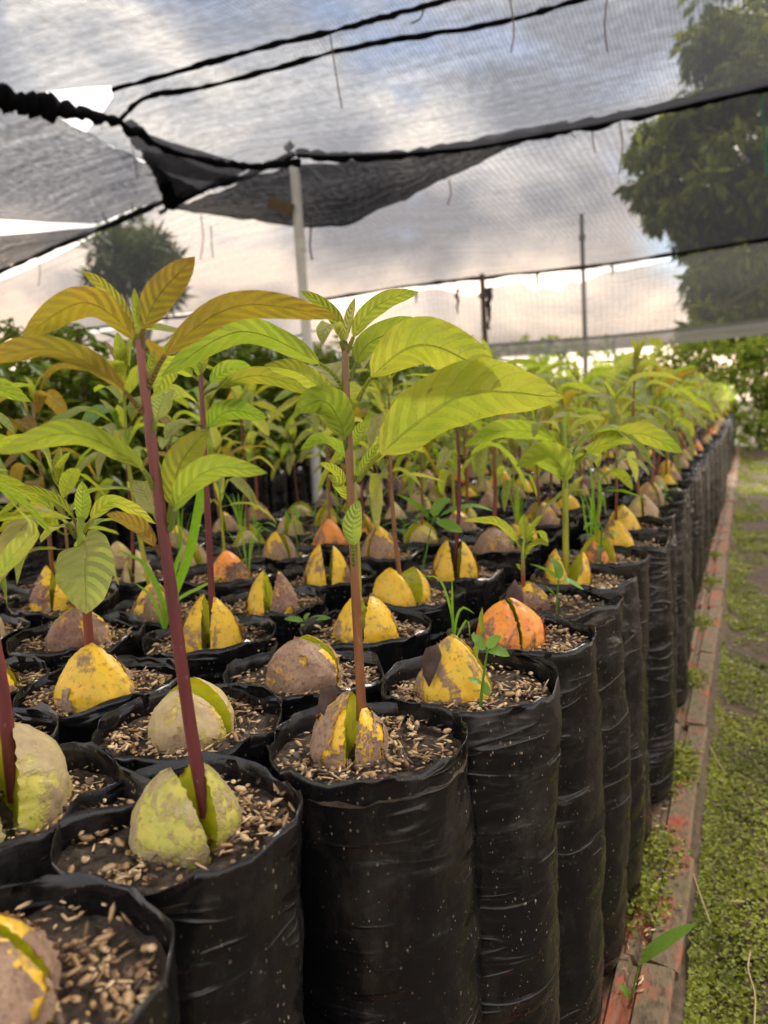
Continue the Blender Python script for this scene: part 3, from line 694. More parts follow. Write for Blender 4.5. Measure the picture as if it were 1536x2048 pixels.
# the rest of the bed, too far to tell apart
b = MB(); bl = MB()
for c, i in far_list:
    x, y = COLS[c][i]; z = .43*rnd.uniform(.98, 1.03)
    b.grid([[(x+.068*rr*math.cos(k*math.pi/5), y+.068*rr*math.sin(k*math.pi/5), zz) for k in range(10)] for rr, zz in ((.9, 0), (1, .03), (1, z), (.96, z), (.94, z-.03), (.02, z-.02))], True, 0)
    if rnd.random() < .9:
        hh = rnd.uniform(.18, .28); b.tube([(x, y, z-.02), (x+.01, y, z+hh)], .003, 5, 1)
        for k in range(7):
            q = Matrix.Translation((x+.008, y, z+hh*rnd.uniform(.6, 1))) @ Matrix.Rotation(k*2.4+x, 4, 'Z') @ Matrix.Rotation(-rnd.uniform(-.1, .8), 4, 'Y'); L = rnd.uniform(.08, .13)
            leaf_surface(bl, [q @ (Vector(v)*L) for v in ((0, 0, 0), (.14, 0, .05), (.5, 0, .2), (.8, 0, .12), (1, 0, -.08))], L*.36, q.to_3x3() @ UPZ, .12, .3, 5, .02, 0, 3)
so = tag(link('seedling_rows', b.mesh('seedling_rows', ['bag_plastic', 'stem_brown'])), 'far end of the bed, rows of seedlings merging into one mass', 'seedlings', None, 'stuff')
link('leaves', bl.mesh('leaves', ['leaf']), so, col=(.24, .34, .025))['kind'] = 'stuff'

# ------------------------------------------------------------------ measured stems and leaves of the near plants
def base_of(c, i):
    r, z = pots[c, i]; o = HERO[c, i]['off']; return r, r.location+Vector((o[0], o[1], z))
OR, BR, GR, LI, PA, DE, OL = 'orange', 'bronze', 'green', 'lime', 'pale', 'deep', 'olive'
# tall maroon seedling
r, B = base_of(0, 1)
hero_stem(r, [(414, 1630), (385, 1480), (345, 1200), (310, 940), (290, 780), (278, 680)], B, .0041, .0021, 'stem_maroon')
for px, w, f, col, kw in [
    ([(283, 695), (288, 655), (318, 590), (390, 513, .01)], 92, 75, OR, {}),
    ([(276, 690), (255, 640, .01), (215, 583, .02), (163, 540, .03)], 44, 70, OL, {}),
    ([(277, 685), (276, 660), (272, 620), (268, 575)], 26, 60, LI, {}),
    ([(287, 735), (262, 668), (165, 606, -.005), (42, 676, .01)], 92, 62, OR, {}),
    ([(290, 830), (225, 762, -.01), (105, 700, -.03), (-70, 725, -.04)], 96, 40, BR, {}),
    ([(296, 775), (345, 695, -.005), (480, 612, .0), (682, 634, .01)], 84, 66, OR, {}),
    ([(305, 870), (312, 840), (325, 800, .02), (352, 778, .04)], 70, 50, LI, {}),
    ([(338, 1045), (345, 990), (362, 925), (416, 856, .01)], 96, 80, OL, {}),
    ([(340, 1060), (365, 985, -.01), (430, 937, -.02), (535, 946, -.02)], 84, 62, GR, {}),
    ([(312, 985), (270, 925, -.01), (140, 868, -.02), (-5, 908, -.02)], 82, 62, GR, {}),
    ([(318, 1045), (300, 1010, .02), (285, 980, .04), (266, 960, .05)], 60, -30, PA, {}),
    ([(324, 1110), (300, 1080, .0), (270, 1050), (212, 1028)], 60, 60, BR, {}),
    ([(298, 760), (300, 745, .01), (304, 722, .01), (308, 700, .01)], 30, 70, LI, {})]:
    hero_leaf(r, B, px, w, f, col, **kw)
# broad green seedling
r, B = base_of(0, 2)
hero_stem(r, [(722, 1440), (721, 1380), (712, 1200), (700, 950), (692, 770), (690, 690)], B, .0036, .0022, 'stem_brown')
for px, w, f, col, kw in [
    ([(691, 700), (692, 665), (700, 630), (710, 594)], 30, -40, PA, {}),
    ([(690, 700), (672, 640, .01), (640, 606, .01), (600, 581, .01)], 42, 68, OL, {}),
    ([(690, 705), (668, 652, -.01), (650, 660, -.025), (645, 690, -.03)], 60, -20, PA, {}),
    ([(694, 705), (725, 640), (775, 600), (838, 584)], 56, 68, LI, {}),
    ([(716, 800), (752, 745, -.01), (850, 690, -.02), (1008, 762, -.02)], 150, 62, LI, dict(fold=.45)),
    ([(698, 760), (735, 690, .02), (810, 662, .03), (898, 674, .03)], 84, 60, GR, {}),
    ([(716, 962), (765, 905, -.01), (925, 792, -.02), (1128, 795, -.02)], 200, 60, LI, dict(fold=.28)),
    ([(688, 778), (640, 728), (480, 664), (322, 752)], 88, 55, GR, {}),
    ([(692, 815), (640, 775, -.005), (590, 742), (528, 730)], 66, 58, LI, {}),
    ([(690, 800), (670, 752, .02), (635, 738, .04), (590, 775, .05)], 100, -15, PA, {}),
    ([(695, 905), (680, 845, -.01), (645, 802, -.02), (588, 824, -.02)], 105, 60, GR, {}),
    ([(699, 975), (680, 950, .005), (660, 935), (638, 926)], 30, 60, LI, {}),
    ([(700, 1010), (690, 985, .005), (675, 965), (655, 950)], 46, 50, LI, {}),
    ([(708, 1150), (706, 1080, -.006), (706, 1045, -.01), (718, 1000, -.01)], 56, -45, GR, dict(pet=.4)),
    ([(704, 965), (725, 935, .0), (745, 905), (760, 885)], 30, 60, LI, {})]:
    hero_leaf(r, B, px, w, f, col, **kw)
# green shoot of the yellow split stone
r, B = base_of(1, 3)
hero_stem(r, [(716, 1225), (716, 1150), (712, 1060), (708, 960), (705, 900)], B, .0038, .0022, 'stem_green')
for px, w, f, col in [([(709, 960), (740, 920), (800, 880), (850, 905)], 60, 50, LI), ([(708, 940), (680, 900, .01), (640, 880, .02), (600, 900, .02)], 55, 40, GR), ([(706, 905), (712, 880), (720, 860), (740, 840)], 34, 60, LI)]:
    hero_leaf(r, B, px, w, f, col)
# heart shaped leaf seedling
r, B = base_of(2, 1)
hero_stem(r, [(180, 1335), (176, 1250), (166, 1130), (161, 1060), (162, 1035)], B, .0042, .0030, 'stem_mixed')
for px, w, f, col, kw in [
    ([(163, 1060), (163, 1040), (164, 1010), (164, 962)], 46, 75, LI, {}),
    ([(158, 1058), (135, 1018), (95, 990), (32, 972)], 34, 55, OL, {}),
    ([(168, 1065), (188, 1032), (230, 1006), (312, 1048)], 56, 50, LI, {}),
    ([(152, 1075), (115, 1036, -.02), (50, 1050, -.04), (-8, 1172, -.05)], 100, -30, PA, {}),
    ([(166, 1085, -.005), (170, 1085, -.02), (172, 1140, -.04), (173, 1228, -.045)], 165, -75, PA, dict(pet=.1, fold=.25)),
    ([(160, 1070), (140, 1052, .02), (110, 1060, .04), (82, 1085, .05)], 80, -10, PA, {}),
    ([(158, 1062), (110, 1030, .02), (60, 1022, .03), (-5, 1066, .03)], 55, 40, OL, {}),
    ([(165, 1065), (185, 1050, .03), (230, 1040, .05), (260, 1060, .06)], 60, 10, GR, {})]:
    hero_leaf(r, B, px, w, f, col, **kw)
# maroon stem in the split yellow stone
r, B = base_of(2, 2)
hero_stem(r, [(428, 1285), (420, 1120), (412, 960), (404, 800), (402, 750)], B, .0036, .0022, 'stem_maroon')
for px, w, f, col in [
    ([(404, 780), (425, 760), (470, 738), (520, 765)], 60, 50, GR), ([(403, 765), (375, 745), (340, 738), (310, 790)], 70, 45, LI),
    ([(404, 790), (435, 775, -.01), (520, 752, -.02), (640, 790, -.02)], 55, 60, OL), ([(404, 830), (385, 800, .01), (335, 790, .02), (300, 840, .02)], 70, 30, PA),
    ([(408, 880), (420, 850), (460, 822, -.01), (535, 836, -.01)], 70, 55, GR), ([(406, 850), (385, 850, -.01), (355, 850, -.02), (330, 880, -.03)], 60, -20, PA),
    ([(402, 760), (404, 735), (408, 715), (412, 690)], 26, 60, LI), ([(402, 765), (395, 735), (380, 720), (362, 705)], 34, 60, LI)]:
    hero_leaf(r, B, px, w, f, col)
# yellow-green stem at the edge
r, B = base_of(0, 6)
hero_stem(r, [(1132, 1160), (1131, 1050), (1130, 940), (1128, 870), (1128, 850)], B, .0043, .0028, 'stem_green')
for px, w, f, col in [
    ([(1140, 925), (1160, 885), (1235, 862, -.01), (1310, 938, -.03)], 76, -5, GR), ([(1140, 935), (1180, 903), (1275, 868, -.005), (1367, 906)], 70, 60, LI),
    ([(1132, 990), (1126, 940, -.01), (1088, 912, -.02), (1032, 932, -.03)], 96, 50, LI), ([(1126, 915), (1090, 873), (1005, 862), (928, 892)], 72, 50, GR),
    ([(1127, 885), (1108, 850), (1078, 848, -.01), (1067, 876, -.02)], 40, 0, PA), ([(1130, 880), (1160, 845), (1190, 836), (1212, 838)], 32, 40, PA),
    ([(1129, 870), (1130, 858), (1133, 845), (1138, 822)], 20, 50, LI), ([(1133, 1000), (1140, 985), (1155, 965), (1168, 950)], 26, 40, PA),
    ([(1133, 930), (1150, 905, .03), (1170, 895, .05), (1200, 915, .06)], 66, 10, GR)]:
    hero_leaf(r, B, px, w, f, col)
# little red stem
r, B = base_of(0, 5); B = r.location+Vector((-.035, 0, .412))
hero_stem(r, [(1048, 1208), (1046, 1150), (1046, 1100), (1050, 1075)], B, .0030, .0016, 'stem_mixed')
for px, w, f, col in [
    ([(1046, 1105), (1020, 1065), (985, 1043), (925, 1042)], 34, 45, LI), ([(1050, 1085), (1049, 1065), (1048, 1050), (1048, 1028)], 30, 60, LI), ([(1051, 1085), (1060, 1065), (1072, 1045), (1088, 1028)], 24, 40, LI),
    ([(1049, 1098), (1062, 1075), (1080, 1066), (1096, 1092)], 30, 20, LI), ([(1047, 1120), (1062, 1095), (1080, 1084), (1097, 1092)], 30, 40, LI), ([(1046, 1145), (1040, 1135), (1036, 1130), (1031, 1130)], 14, 40, LI)]:
    hero_leaf(r, B, px, w, f, col)
# big pale stone at the left border: its thick maroon stem
r, B = base_of(1, 0)
hero_stem(r, [(30, 1600), (20, 1520), (8, 1400), (-10, 1290), (-30, 1150)], B, .0044, .0036, 'stem_maroon')
hero_leaf(r, B, [(-25, 1180), (20, 1120, -.02), (60, 1060, -.03), (20, 1000, -.02)], 60, 40, PA)
# short sprouts
for (c, i), k in (((0, 3), 0), ((2, 3), 1)):
    r, B = base_of(c, i)
    if k == 0: hero_stem(r, [(948, 1345), (950, 1310), (958, 1275)], B, .0032, .0018, 'stem_green', 'sprout'); hero_leaf(r, B, [(958, 1280), (965, 1262), (962, 1240), (965, 1215)], 14, 60, LI)
    else: hero_stem(r, [(530, 1215), (530, 1180), (527, 1160)], B, .003, .0014, 'stem_green', 'sprout')
# loose flaps of dead skin
def flake(root, B, px, depth=0.):
    b = MB(); pts = P3([(x, y, depth) for x, y in px], B); c = sum(pts, Vector())/len(pts); nrm = (CAMP-c).normalized()
    rows = [[c.lerp(p, t_)-root.location+nrm*(.004*t_*t_*math.sin(k*1.7)) for k, p in enumerate(pts)] for t_ in (0.02, .5, 1)]
    back = [[p-nrm*.0007 for p in row] for row in rows[::-1]]
    b.grid(rows+back, True); link('skin_flake', b.mesh('skin_flake', ['dead_skin']), root)
r, B = base_of(0, 2); flake(r, B, [(640, 1376), (662, 1370), (678, 1378), (672, 1400), (655, 1412), (648, 1432), (635, 1418)], -.012)
r, B = base_of(0, 4); flake(r, B, [(1002, 1215), (1018, 1175), (1030, 1158), (1046, 1185), (1050, 1225), (1030, 1215)], .006)
r, B = base_of(0, 3); flake(r, B, [(842, 1320), (852, 1296), (876, 1288), (884, 1310), (872, 1345), (858, 1375), (846, 1350)], -.026)

# ------------------------------------------------------------------ weeds and grass growing in the bags
def weed(name, label, base, stem_px, leaves, mat='weed', r=.0016, group=None, cat='weed'):
    root = link(name, None, None, base); tag(root, label, cat, group)
    b = MB(); b.tube([p-base for p in smooth_curve(P3(stem_px, base), 8)], [r*(1-.5*i/8) for i in range(9)], 6, tint=.3); link('stem', b.mesh('stem', [mat], True, True), root)
    for px, w, f in leaves:
        b = MB(); pts = P3(px, base); a = math.radians(f); z = (base-CAMP).dot(FW)
        leaf_surface(b, [p-base for p in pts], w*z/F_PX, UPZ*math.cos(a)+FWH*math.sin(a), .1, .2, 8, .01, rnd.uniform(0, 9), 5, .05, .0005)
        q = rnd.uniform(.3, 1); b.tint = [q]*len(b.v); link('leaf', b.mesh('leaf', [mat], True, True), root)
    return root
def soil_at(c, i, x, y): return on_z(x, y, .418)
weed('weed', 'blue-green broad leaved weed standing behind the folded yellow stone', soil_at(1, 4, 842, 1160), [(842, 1160), (855, 1090), (866, 1035)],
     [([(866, 1040), (845, 1020), (820, 1002), (793, 988)], 34, 20), ([(866, 1040), (870, 1022), (885, 1005), (903, 998)], 40, -30), ([(867, 1040), (900, 1022), (945, 1012), (988, 1022)], 40, -10), ([(866, 1042), (885, 1045, -.01), (905, 1055, -.02), (925, 1065, -.03)], 40, -30), ([(864, 1042), (845, 1030), (830, 1022), (812, 1024)], 26, 0)])
weed('weed', 'small three leaved weed in the bag of the little red stem', soil_at(0, 5, 1113, 1225), [(1113, 1225), (1115, 1190), (1117, 1160)],
     [([(1117, 1165), (1100, 1145), (1080, 1135), (1058, 1127)], 26, 20), ([(1117, 1165), (1118, 1145), (1112, 1130), (1100, 1115)], 30, -30), ([(1117, 1165), (1130, 1160, -.01), (1150, 1168, -.01), (1168, 1180, -.01)], 28, -20), ([(1114, 1195), (1100, 1180), (1090, 1172), (1078, 1170)], 20, 10)])
weed('weed', 'round leaved clover-like weed beside the yellow cone shaped stone', soil_at(0, 3, 962, 1420), [(960, 1425), (966, 1360), (975, 1300)],
     [([(975, 1302), (962, 1290), (955, 1280), (942, 1270)], 34, -40), ([(975, 1302), (980, 1290), (988, 1280), (1003, 1272)], 30, -40), ([(975, 1302), (990, 1300, -.01), (1003, 1304, -.01), (1020, 1312, -.01)], 34, -40), ([(968, 1360), (970, 1372), (972, 1380), (978, 1392)], 24, -50), ([(965, 1370), (955, 1362), (945, 1360), (935, 1354)], 20, -30)])
weed('weed', 'four leaved pale green weed in front of the yellow split stone', soil_at(2, 3, 622, 1262), [(622, 1264), (616, 1250), (612, 1242)],
     [([(612, 1244), (598, 1240), (585, 1238), (568, 1238)], 22, -30), ([(612, 1244), (622, 1238), (640, 1236), (662, 1236)], 22, -30), ([(612, 1245), (610, 1252, -.01), (612, 1258, -.01), (616, 1266, -.01)], 24, -60), ([(612, 1244), (612, 1238), (614, 1232), (620, 1226)], 20, -20)])
weed('weed', 'feathery narrow leaved weed left of the shrivelled stone', soil_at(2, 4, 598, 1130), [(598, 1132), (594, 1085), (588, 1040)],
     [([(594, 1100), (575, 1085), (560, 1088), (548, 1098)], 12, 0), ([(594, 1095), (610, 1080), (630, 1070), (648, 1072)], 14, 0), ([(592, 1075), (575, 1062), (555, 1062), (540, 1070)], 12, 10), ([(592, 1065), (605, 1050), (620, 1042), (636, 1040)], 12, 10), ([(590, 1050), (578, 1040), (574, 1030), (572, 1020)], 12, 30), ([(590, 1045), (595, 1030), (590, 1018), (584, 1010)], 14, 50)])
def grass(label, base, blades, w=12):
    root = link('grass_tuft', None, None, base); tag(root, label, 'grass')
    for px, bw in blades:
        b = MB(); pts = P3(px, base); z = (base-CAMP).dot(FW)
        leaf_surface(b, [p-base for p in pts], bw*z/F_PX, (UPZ*.3-FWH+_r0*.3), .02, .35, 12, .0, 0., 3, 0, .0004)
        q = rnd.uniform(.2, 1); b.tint = [q]*len(b.v); link('blade', b.mesh('blade', ['grass_blade'], True, True), root)
grass('tall broad bladed grass tuft left of the split yellow stone', soil_at(2, 2, 328, 1270), [
    ([(330, 1270), (345, 1200), (385, 1080, -.01), (418, 870, -.02)], 26), ([(328, 1268), (325, 1205), (290, 1130), (236, 1100)], 15), ([(330, 1265), (350, 1205), (400, 1175), (450, 1150)], 9), ([(329, 1268), (335, 1200), (352, 1130), (366, 1084)], 16), ([(330, 1268), (318, 1230), (300, 1190), (268, 1165)], 9)])
grass('thin grass tuft with one arching blade left of the orange stone', soil_at(0, 4, 906, 1290), [
    ([(906, 1290), (903, 1230), (880, 1160), (838, 1152)], 7), ([(907, 1290), (905, 1240), (904, 1200), (904, 1155)], 8), ([(907, 1290), (912, 1240), (925, 1215), (950, 1228)], 8), ([(907, 1290), (920, 1260), (935, 1240), (940, 1275)], 6)])
grass('upright grass tuft between the stones behind the yellow-green stem', on_z(1182, 1085, .42), [
    ([(1182, 1090), (1182, 1040), (1185, 980), (1178, 915)], 10), ([(1184, 1090), (1195, 1030), (1200, 970), (1192, 925)], 9), ([(1184, 1090), (1200, 1010), (1205, 985), (1212, 1030)], 9), ([(1180, 1090), (1170, 1040), (1165, 1000), (1158, 985)], 6)])
grass('fine grass tuft in the middle of the bed by the pole', on_z(490, 1085, .42), [
    ([(490, 1090), (490, 1050), (492, 1030), (492, 1005)], 10), ([(488, 1090), (480, 1050), (465, 1010), (445, 980)], 7), ([(492, 1090), (505, 1060), (512, 1050), (520, 1058)], 7), ([(492, 1090), (508, 1045), (500, 1000), (480, 975)], 5)])
for c, i, kind in [(0, 8, 'g'), (0, 11, 'w'), (0, 15, 'g'), (1, 6, 'w'), (1, 8, 'g'), (1, 10, 'w'), (1, 13, 'g'), (2, 5, 'g'), (2, 7, 'w'), (2, 9, 'g'), (3, 3, 'g'), (3, 4, 'w'), (3, 6, 'g'), (3, 8, 'w'), (4, 3, 'g'), (4, 5, 'w'), (4, 7, 'g'), (5, 4, 'g'), (0, 7, 'w'), (1, 7, 'g'), (2, 6, 'w')]:
    x, y = COLS[c][i]; a = rnd.uniform(0, 6.28); base = Vector((x+.045*math.cos(a), y+.045*math.sin(a), .418)); where = '%s from the front in %s' % (ordinal(i+1), COLNAME[c])
    root = link('grass_tuft' if kind == 'g' else 'weed', None, None, base); tag(root, ('thin grass tuft in bag ' if kind == 'g' else 'small green weed in bag ')+where, 'grass' if kind == 'g' else 'weed')
    hs = rnd.uniform(.07, .12) if kind == 'g' else rnd.uniform(.04, .07)
    if kind == 'w': b = MB(); b.tube([(0, 0, -.005), (.003, 0, hs)], .0012, 6, tint=.4); link('stem', b.mesh('stem', ['weed'], True, True), root)
    for k in range(6):
        az = k*2.4+a; d_ = Vector((math.cos(az), math.sin(az), 0)); b = MB()
        if kind == 'g':
            o_ = rnd.uniform(.2, .8); pts = [Vector((0, 0, -.004)), d_*hs*.15*o_+UPZ*hs*.5, d_*hs*.5*o_+UPZ*hs*(1-.1*o_), d_*hs*o_+UPZ*hs*(1-.6*o_*o_)]; leaf_surface(b, pts, .004, d_.cross(UPZ)*.3+UPZ*.2+d_, .02, .3, 8, 0, 0, 3, 0, .0003)
        else:
            zz = hs*(.5+.1*k); L = rnd.uniform(.025, .04); pts = [UPZ*zz, d_*L*.3+UPZ*(zz+.006), d_*L*.7+UPZ*(zz+.007), d_*L+UPZ*zz]; leaf_surface(b, pts, L*.38, UPZ, .1, .2, 6, .01, k, 5, .05, .0005)
        b.tint = [rnd.random()]*len(b.v); nm = 'blade' if kind == 'g' else 'leaf'; link(nm, b.mesh(nm, ['grass_blade' if kind == 'g' else 'weed'], True, True), root)
GB = on_z(200, 1990, .40)
grass('tiny grass sprout in the bag at the bottom corner', GB, [([(222, 1950), (210, 1935), (195, 1925), (170, 1908)], 7), ([(222, 1950), (205, 1935), (196, 1912), (205, 1890)], 6), ([(222, 1950), (205, 1938), (185, 1932), (160, 1930)], 6)])

# ------------------------------------------------------------------ path plants
def leaf_disc(b, c, r, n_, tint, squash=.8):
    a = n_.orthogonal().normalized(); q = n_.cross(a); k = len(b.v); ang = rnd.uniform(0, 6.28)
    for i in range(6):
        t_ = ang+i*math.pi/3; b.v.append(tuple(c+a*r*math.cos(t_)+q*r*squash*math.sin(t_)-n_*(.25*r*(i % 2)))); b.tint.append(tint)
    b.f.append(tuple(range(k, k+6))); b.m.append(0)
b = MB(); cnt = 0
while cnt < 62000:
    y = .55+9.5*rnd.random()**1.9; x = KX+.012+rnd.random()**1.35*min(1.3, .25+y*.35)
    den = nz(x*3.1+5, y*2.3)+.55*nz(x*11, y*9)+.25*nz(x*31, y*29)+.34-.95*max(0, (x-KX-.05))/(.16+.17*y)-.05*max(0, y-2)
    if den < rnd.uniform(-.05, .22): cnt += .2; continue
    z = max(path_z(x, y), -.02-1.6*(x-KX-.009))+rnd.uniform(.001, .010); r_ = rnd.uniform(.0012, .0031)*(1+.25*y)
    nn = Vector((rnd.gauss(0, .45), rnd.gauss(0, .45), 1)).normalized(); ti = min(1, max(0, .45+.8*nz(x*6, y*6, 3)+rnd.uniform(-.3, .3)))
    leaf_disc(b, Vector((x, y, z)), r_*(2.6 if rnd.random() < .015 else 1), nn, ti); cnt += 1
for cx, cy in ((-.115, 1.10), (-.11, 1.36), (-.105, 1.42), (-.11, 1.86), (-.115, 2.35), (-.12, .985), (-.11, 2.9), (-.115, 3.4)):     # clumps on the tiles
    for k in range(420):
        x, y = cx+rnd.gauss(0, .018), cy+rnd.gauss(0, .035)
        if x < -.135: continue
        z = .002+.022*math.exp(-((x-cx)/.02)**2-((y-cy)/.04)**2)*rnd.random()+(-.03 if x > KX else 0)
        leaf_disc(b, Vector((x, y, z)), rnd.uniform(.002, .0045), Vector((rnd.gauss(0, .5), rnd.gauss(0, .5), 1)).normalized(), rnd.random())
tag(link('ground_cover', b.mesh('ground_cover', ['cover'], False, True)), 'tiny leaved moss and weeds creeping over the path', 'ground cover', None, 'stuff')
b = MB()
for k in range(130):                                    # spilled husks and dry bits
    x, y = rnd.choice([(KX-.03-abs(rnd.gauss(0, .02)), .8+abs(rnd.gauss(0, .25))), (KX+abs(rnd.gauss(0, .12)), .6+rnd.random()*2)])
    z = .004 if x < KX else path_z(x, y)+.006; a = rnd.uniform(0, 6.28); L = rnd.uniform(.004, .007); w = .0016
    d = Vector((math.cos(a), math.sin(a), rnd.uniform(-.2, .2)))*L; s_ = Vector((-math.sin(a), math.cos(a), 0))*w; c = Vector((x, y, z)); ti = rnd.random()
    up = Vector((0, 0, .0012))
    b.face([c-d, c+s_, c+up], 0, ti); b.face([c+s_, c+d, c+up], 0, ti); b.face([c+d, c-s_, c+up], 0, ti); b.face([c-s_, c-d, c+up], 0, ti)
tag(link('spilled_husks', b.mesh('spilled_husks', ['husk'], True, True)), 'rice husks spilled over the tiles and path', 'husks', None, 'stuff')
WB = on_z(1256, 2040, -.03)
w_ = weed('weed', 'weed with one broad grass-like blade at the foot of the tiles', WB, [(1254, 2060), (1264, 1990), (1278, 1930)], [
    ([(1276, 1945), (1290, 1915), (1335, 1880), (1393, 1846)], 44, -10), ([(1262, 2000), (1250, 1980), (1245, 1975), (1238, 1968)], 22, -30), ([(1263, 2000), (1285, 2005), (1305, 2010), (1322, 2012)], 30, -30), ([(1262, 2010), (1290, 1995), (1315, 1998), (1340, 2010)], 32, -30), ([(1260, 2030), (1250, 2030), (1242, 2028), (1236, 2024)], 20, -30), ([(1262, 2020), (1275, 2030), (1290, 2045), (1300, 2050)], 24, -30)])
weed('weed', 'round leaved sprig sticking out between two bags above the tiles', on_z(1263, 1600, .02)+Vector((-.05, 0, .12)), [(1258, 1575), (1262, 1560), (1264, 1550)], [
    ([(1264, 1552), (1262, 1545), (1260, 1540), (1256, 1536)], 20, -60), ([(1264, 1552), (1270, 1552), (1275, 1556), (1280, 1560)], 20, -60), ([(1263, 1553), (1260, 1556), (1257, 1562), (1256, 1570)], 16, -60)])
for k, (pts, lab) in enumerate([([(1375, 1700), (1390, 1760), (1420, 1845)], 'dry straw stem lying over the kerb edge below the bags'), ([(1500, 1905), (1496, 1940), (1510, 1990), (1508, 2050)], 'bent dry twig near the corner of the path'), ([(1432, 1790), (1460, 1802), (1487, 1803)], 'short pale straw lying across the mossy path'), ([(1418, 1490), (1440, 1530), (1453, 1548)], 'thin dry stalk on the moss beside the tiles')]):
    b = MB(); q = [on_z(x, y, -.02+.004*math.sin(i*2.)) for i, (x, y) in enumerate(pts)]; b.tube(smooth_curve(q, 8), .0011, 5); o = link('dry_stalk', b.mesh('dry_stalk', ['dry_straw'])); tag(o, lab, 'straw')

# ------------------------------------------------------------------ second bed: taller saplings in bags
def sapling_crown(seed, h):
    r_ = random.Random(seed); b = MB()
    for k in range(int(170*h/.6)):
        t_ = r_.random()**.8; z = h*(.12+.9*t_); a = r_.uniform(0, 6.28); rad = .20*(1-.55*t_)*r_.uniform(.15, 1.)
        L = r_.uniform(.055, .105); q = Matrix.Translation((rad*math.cos(a), rad*math.sin(a), z)) @ Matrix.Rotation(a+r_.gauss(0, .6), 4, 'Z') @ Matrix.Rotation(-r_.uniform(-.9, .7), 4, 'Y')
        s = len(b.v); ti = r_.random()
        P = [[q @ Vector((L*u, w*L, fz*L)) for w, fz in ((-wd, .07), (0, 0), (wd, .07))] for u, wd in ((0, .02), (.3, .17), (.62, .18), (1, .01))]
        for i, row in enumerate(P):
            for p in row: p.z -= .25*L*((i/3)**2)
        b.grid(P, tint=ti)
        if k % 4 == 0: b.tube([(0, 0, max(.02, z-.10)), tuple(q.translation)], .002, 4, 0, False, ti*.3)
    return b.mesh('crown', ['foliage_dark'], True, True)
SAPC = [(sapling_crown(40+i, h), h) for i, h in enumerate((.55, .45, .62, .40, .75, .5))]
SAPROW = ['row facing the gap', 'second row', 'third row']
bst = MB(); bst.tube([(0, 0, 0), (.012, .004, .4), (-.005, 0, 1)], [.007, .006, .003], 7); STS = bst.mesh('stem', ['stem_brown'])
k = 0
for rw in range(3):
    for i in range(34):
        x, y = -2.12-.155*rw+rnd.uniform(-.01, .01), .9+.165*i+rnd.uniform(-.01, .01)
        if x/y < -1.75: continue
        root = link('potted_sapling', None, None, (x, y, -.03)); n__ = i
        tag(root, 'dark leaved sapling in black bag behind the pole, %s along the %s' % (ordinal(i+1), SAPROW[rw]), 'sapling', 'dark green saplings in the bed behind the gap')
        link('plastic_bag', rnd.choice(BAGS_FAR), root, (0, 0, 0), (0, 0, rnd.uniform(0, 6)), (1, 1, 1.02))
        if rw == 0: link('soil', SOILS[0], root, (0, 0, .42))
        me, h = SAPC[rnd.choices(range(6), [5, 5, 4, 5, 2, 5])[0]] if not (rw > 0 and rnd.random() < .3) else SAPC[4]
        s_ = rnd.uniform(.75, 1.0); 
        if 2.2 < y < 3.9 and (i+rw) % 3 == 0: s_ *= 1.4
        s_ = min(s_, .66/h)
        link('stem', STS, root, (0, 0, .41), (0, 0, rnd.uniform(0, 6)), (1, 1, h*s_)); link('crown', me, root, (0, 0, .43), (0, 0, rnd.uniform(0, 6.28)), (s_, s_, s_))

# ------------------------------------------------------------------ trees and hedge behind
def leaf_blob(b, r_, c, rad, count, L, wid, hang=.5):
    for k in range(count):
        d = Vector((r_.gauss(0, 1), r_.gauss(0, 1), r_.gauss(0, 1))).normalized(); p = c+Vector((d.x*rad.x, d.y*rad.y, d.z*rad.z))*(r_.random()**.4)
        q = d.copy(); q.z -= hang; q += Vector((r_.gauss(0, .5), r_.gauss(0, .5), r_.gauss(0, .4))); q.normalize()
        l = L*r_.uniform(.6, 1.3); s = q.cross(Vector((r_.gauss(0, 1), r_.gauss(0, 1), r_.gauss(0, 1)))).normalized()*l*wid
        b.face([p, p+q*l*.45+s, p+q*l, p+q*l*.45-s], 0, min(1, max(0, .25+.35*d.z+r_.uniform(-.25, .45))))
def tree(name, label, base, trunk_h, blobs, count, L, wid, mat, hang, seed, trunk_r=.12, limbs=True, group=None):
    r_ = random.Random(seed); root = link(name, None, None, base); tag(root, label, 'tree', group)
    b = MB(); top = Vector((.1, .05, trunk_h)); b.tube(smooth_curve([(0, 0, -.1), (.06, -.03, trunk_h*.5), top], 8), [trunk_r*(1-.45*i/8) for i in range(9)], 10, tint=.4)
    for c, rad in blobs:
        c = Vector(c)
        if limbs: b.tube(smooth_curve([top*.8, top.lerp(c, .5)+Vector((0, 0, -.2)), c], 6), [trunk_r*.45*(1-.75*i/6) for i in range(7)], 6, tint=.5)
    link('trunk', b.mesh('trunk', ['bark'], True, True), root)
    b = MB()
    for c, rad in blobs:
        c = Vector(c); rad = Vector(rad); vol = rad.x*rad.y*rad.z; nb = max(6, int(34*vol**.5))
        for k in range(nb):                             # small clumps inside each bough
            d = Vector((r_.gauss(0, 1), r_.gauss(0, 1), r_.gauss(0, 1))).normalized()*(r_.random()**.35)
            cc_ = c+Vector((d.x*rad.x, d.y*rad.y, d.z*rad.z)); s = r_.uniform(.25, .5)*min(rad)
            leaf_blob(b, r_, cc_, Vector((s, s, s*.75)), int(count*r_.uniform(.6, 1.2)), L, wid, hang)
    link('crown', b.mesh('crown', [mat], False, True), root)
    return root
def tp(x, y, Y): return on_y(x, y, Y)
T0 = Vector((1.6, 12.5, -.08))
bl_ = []
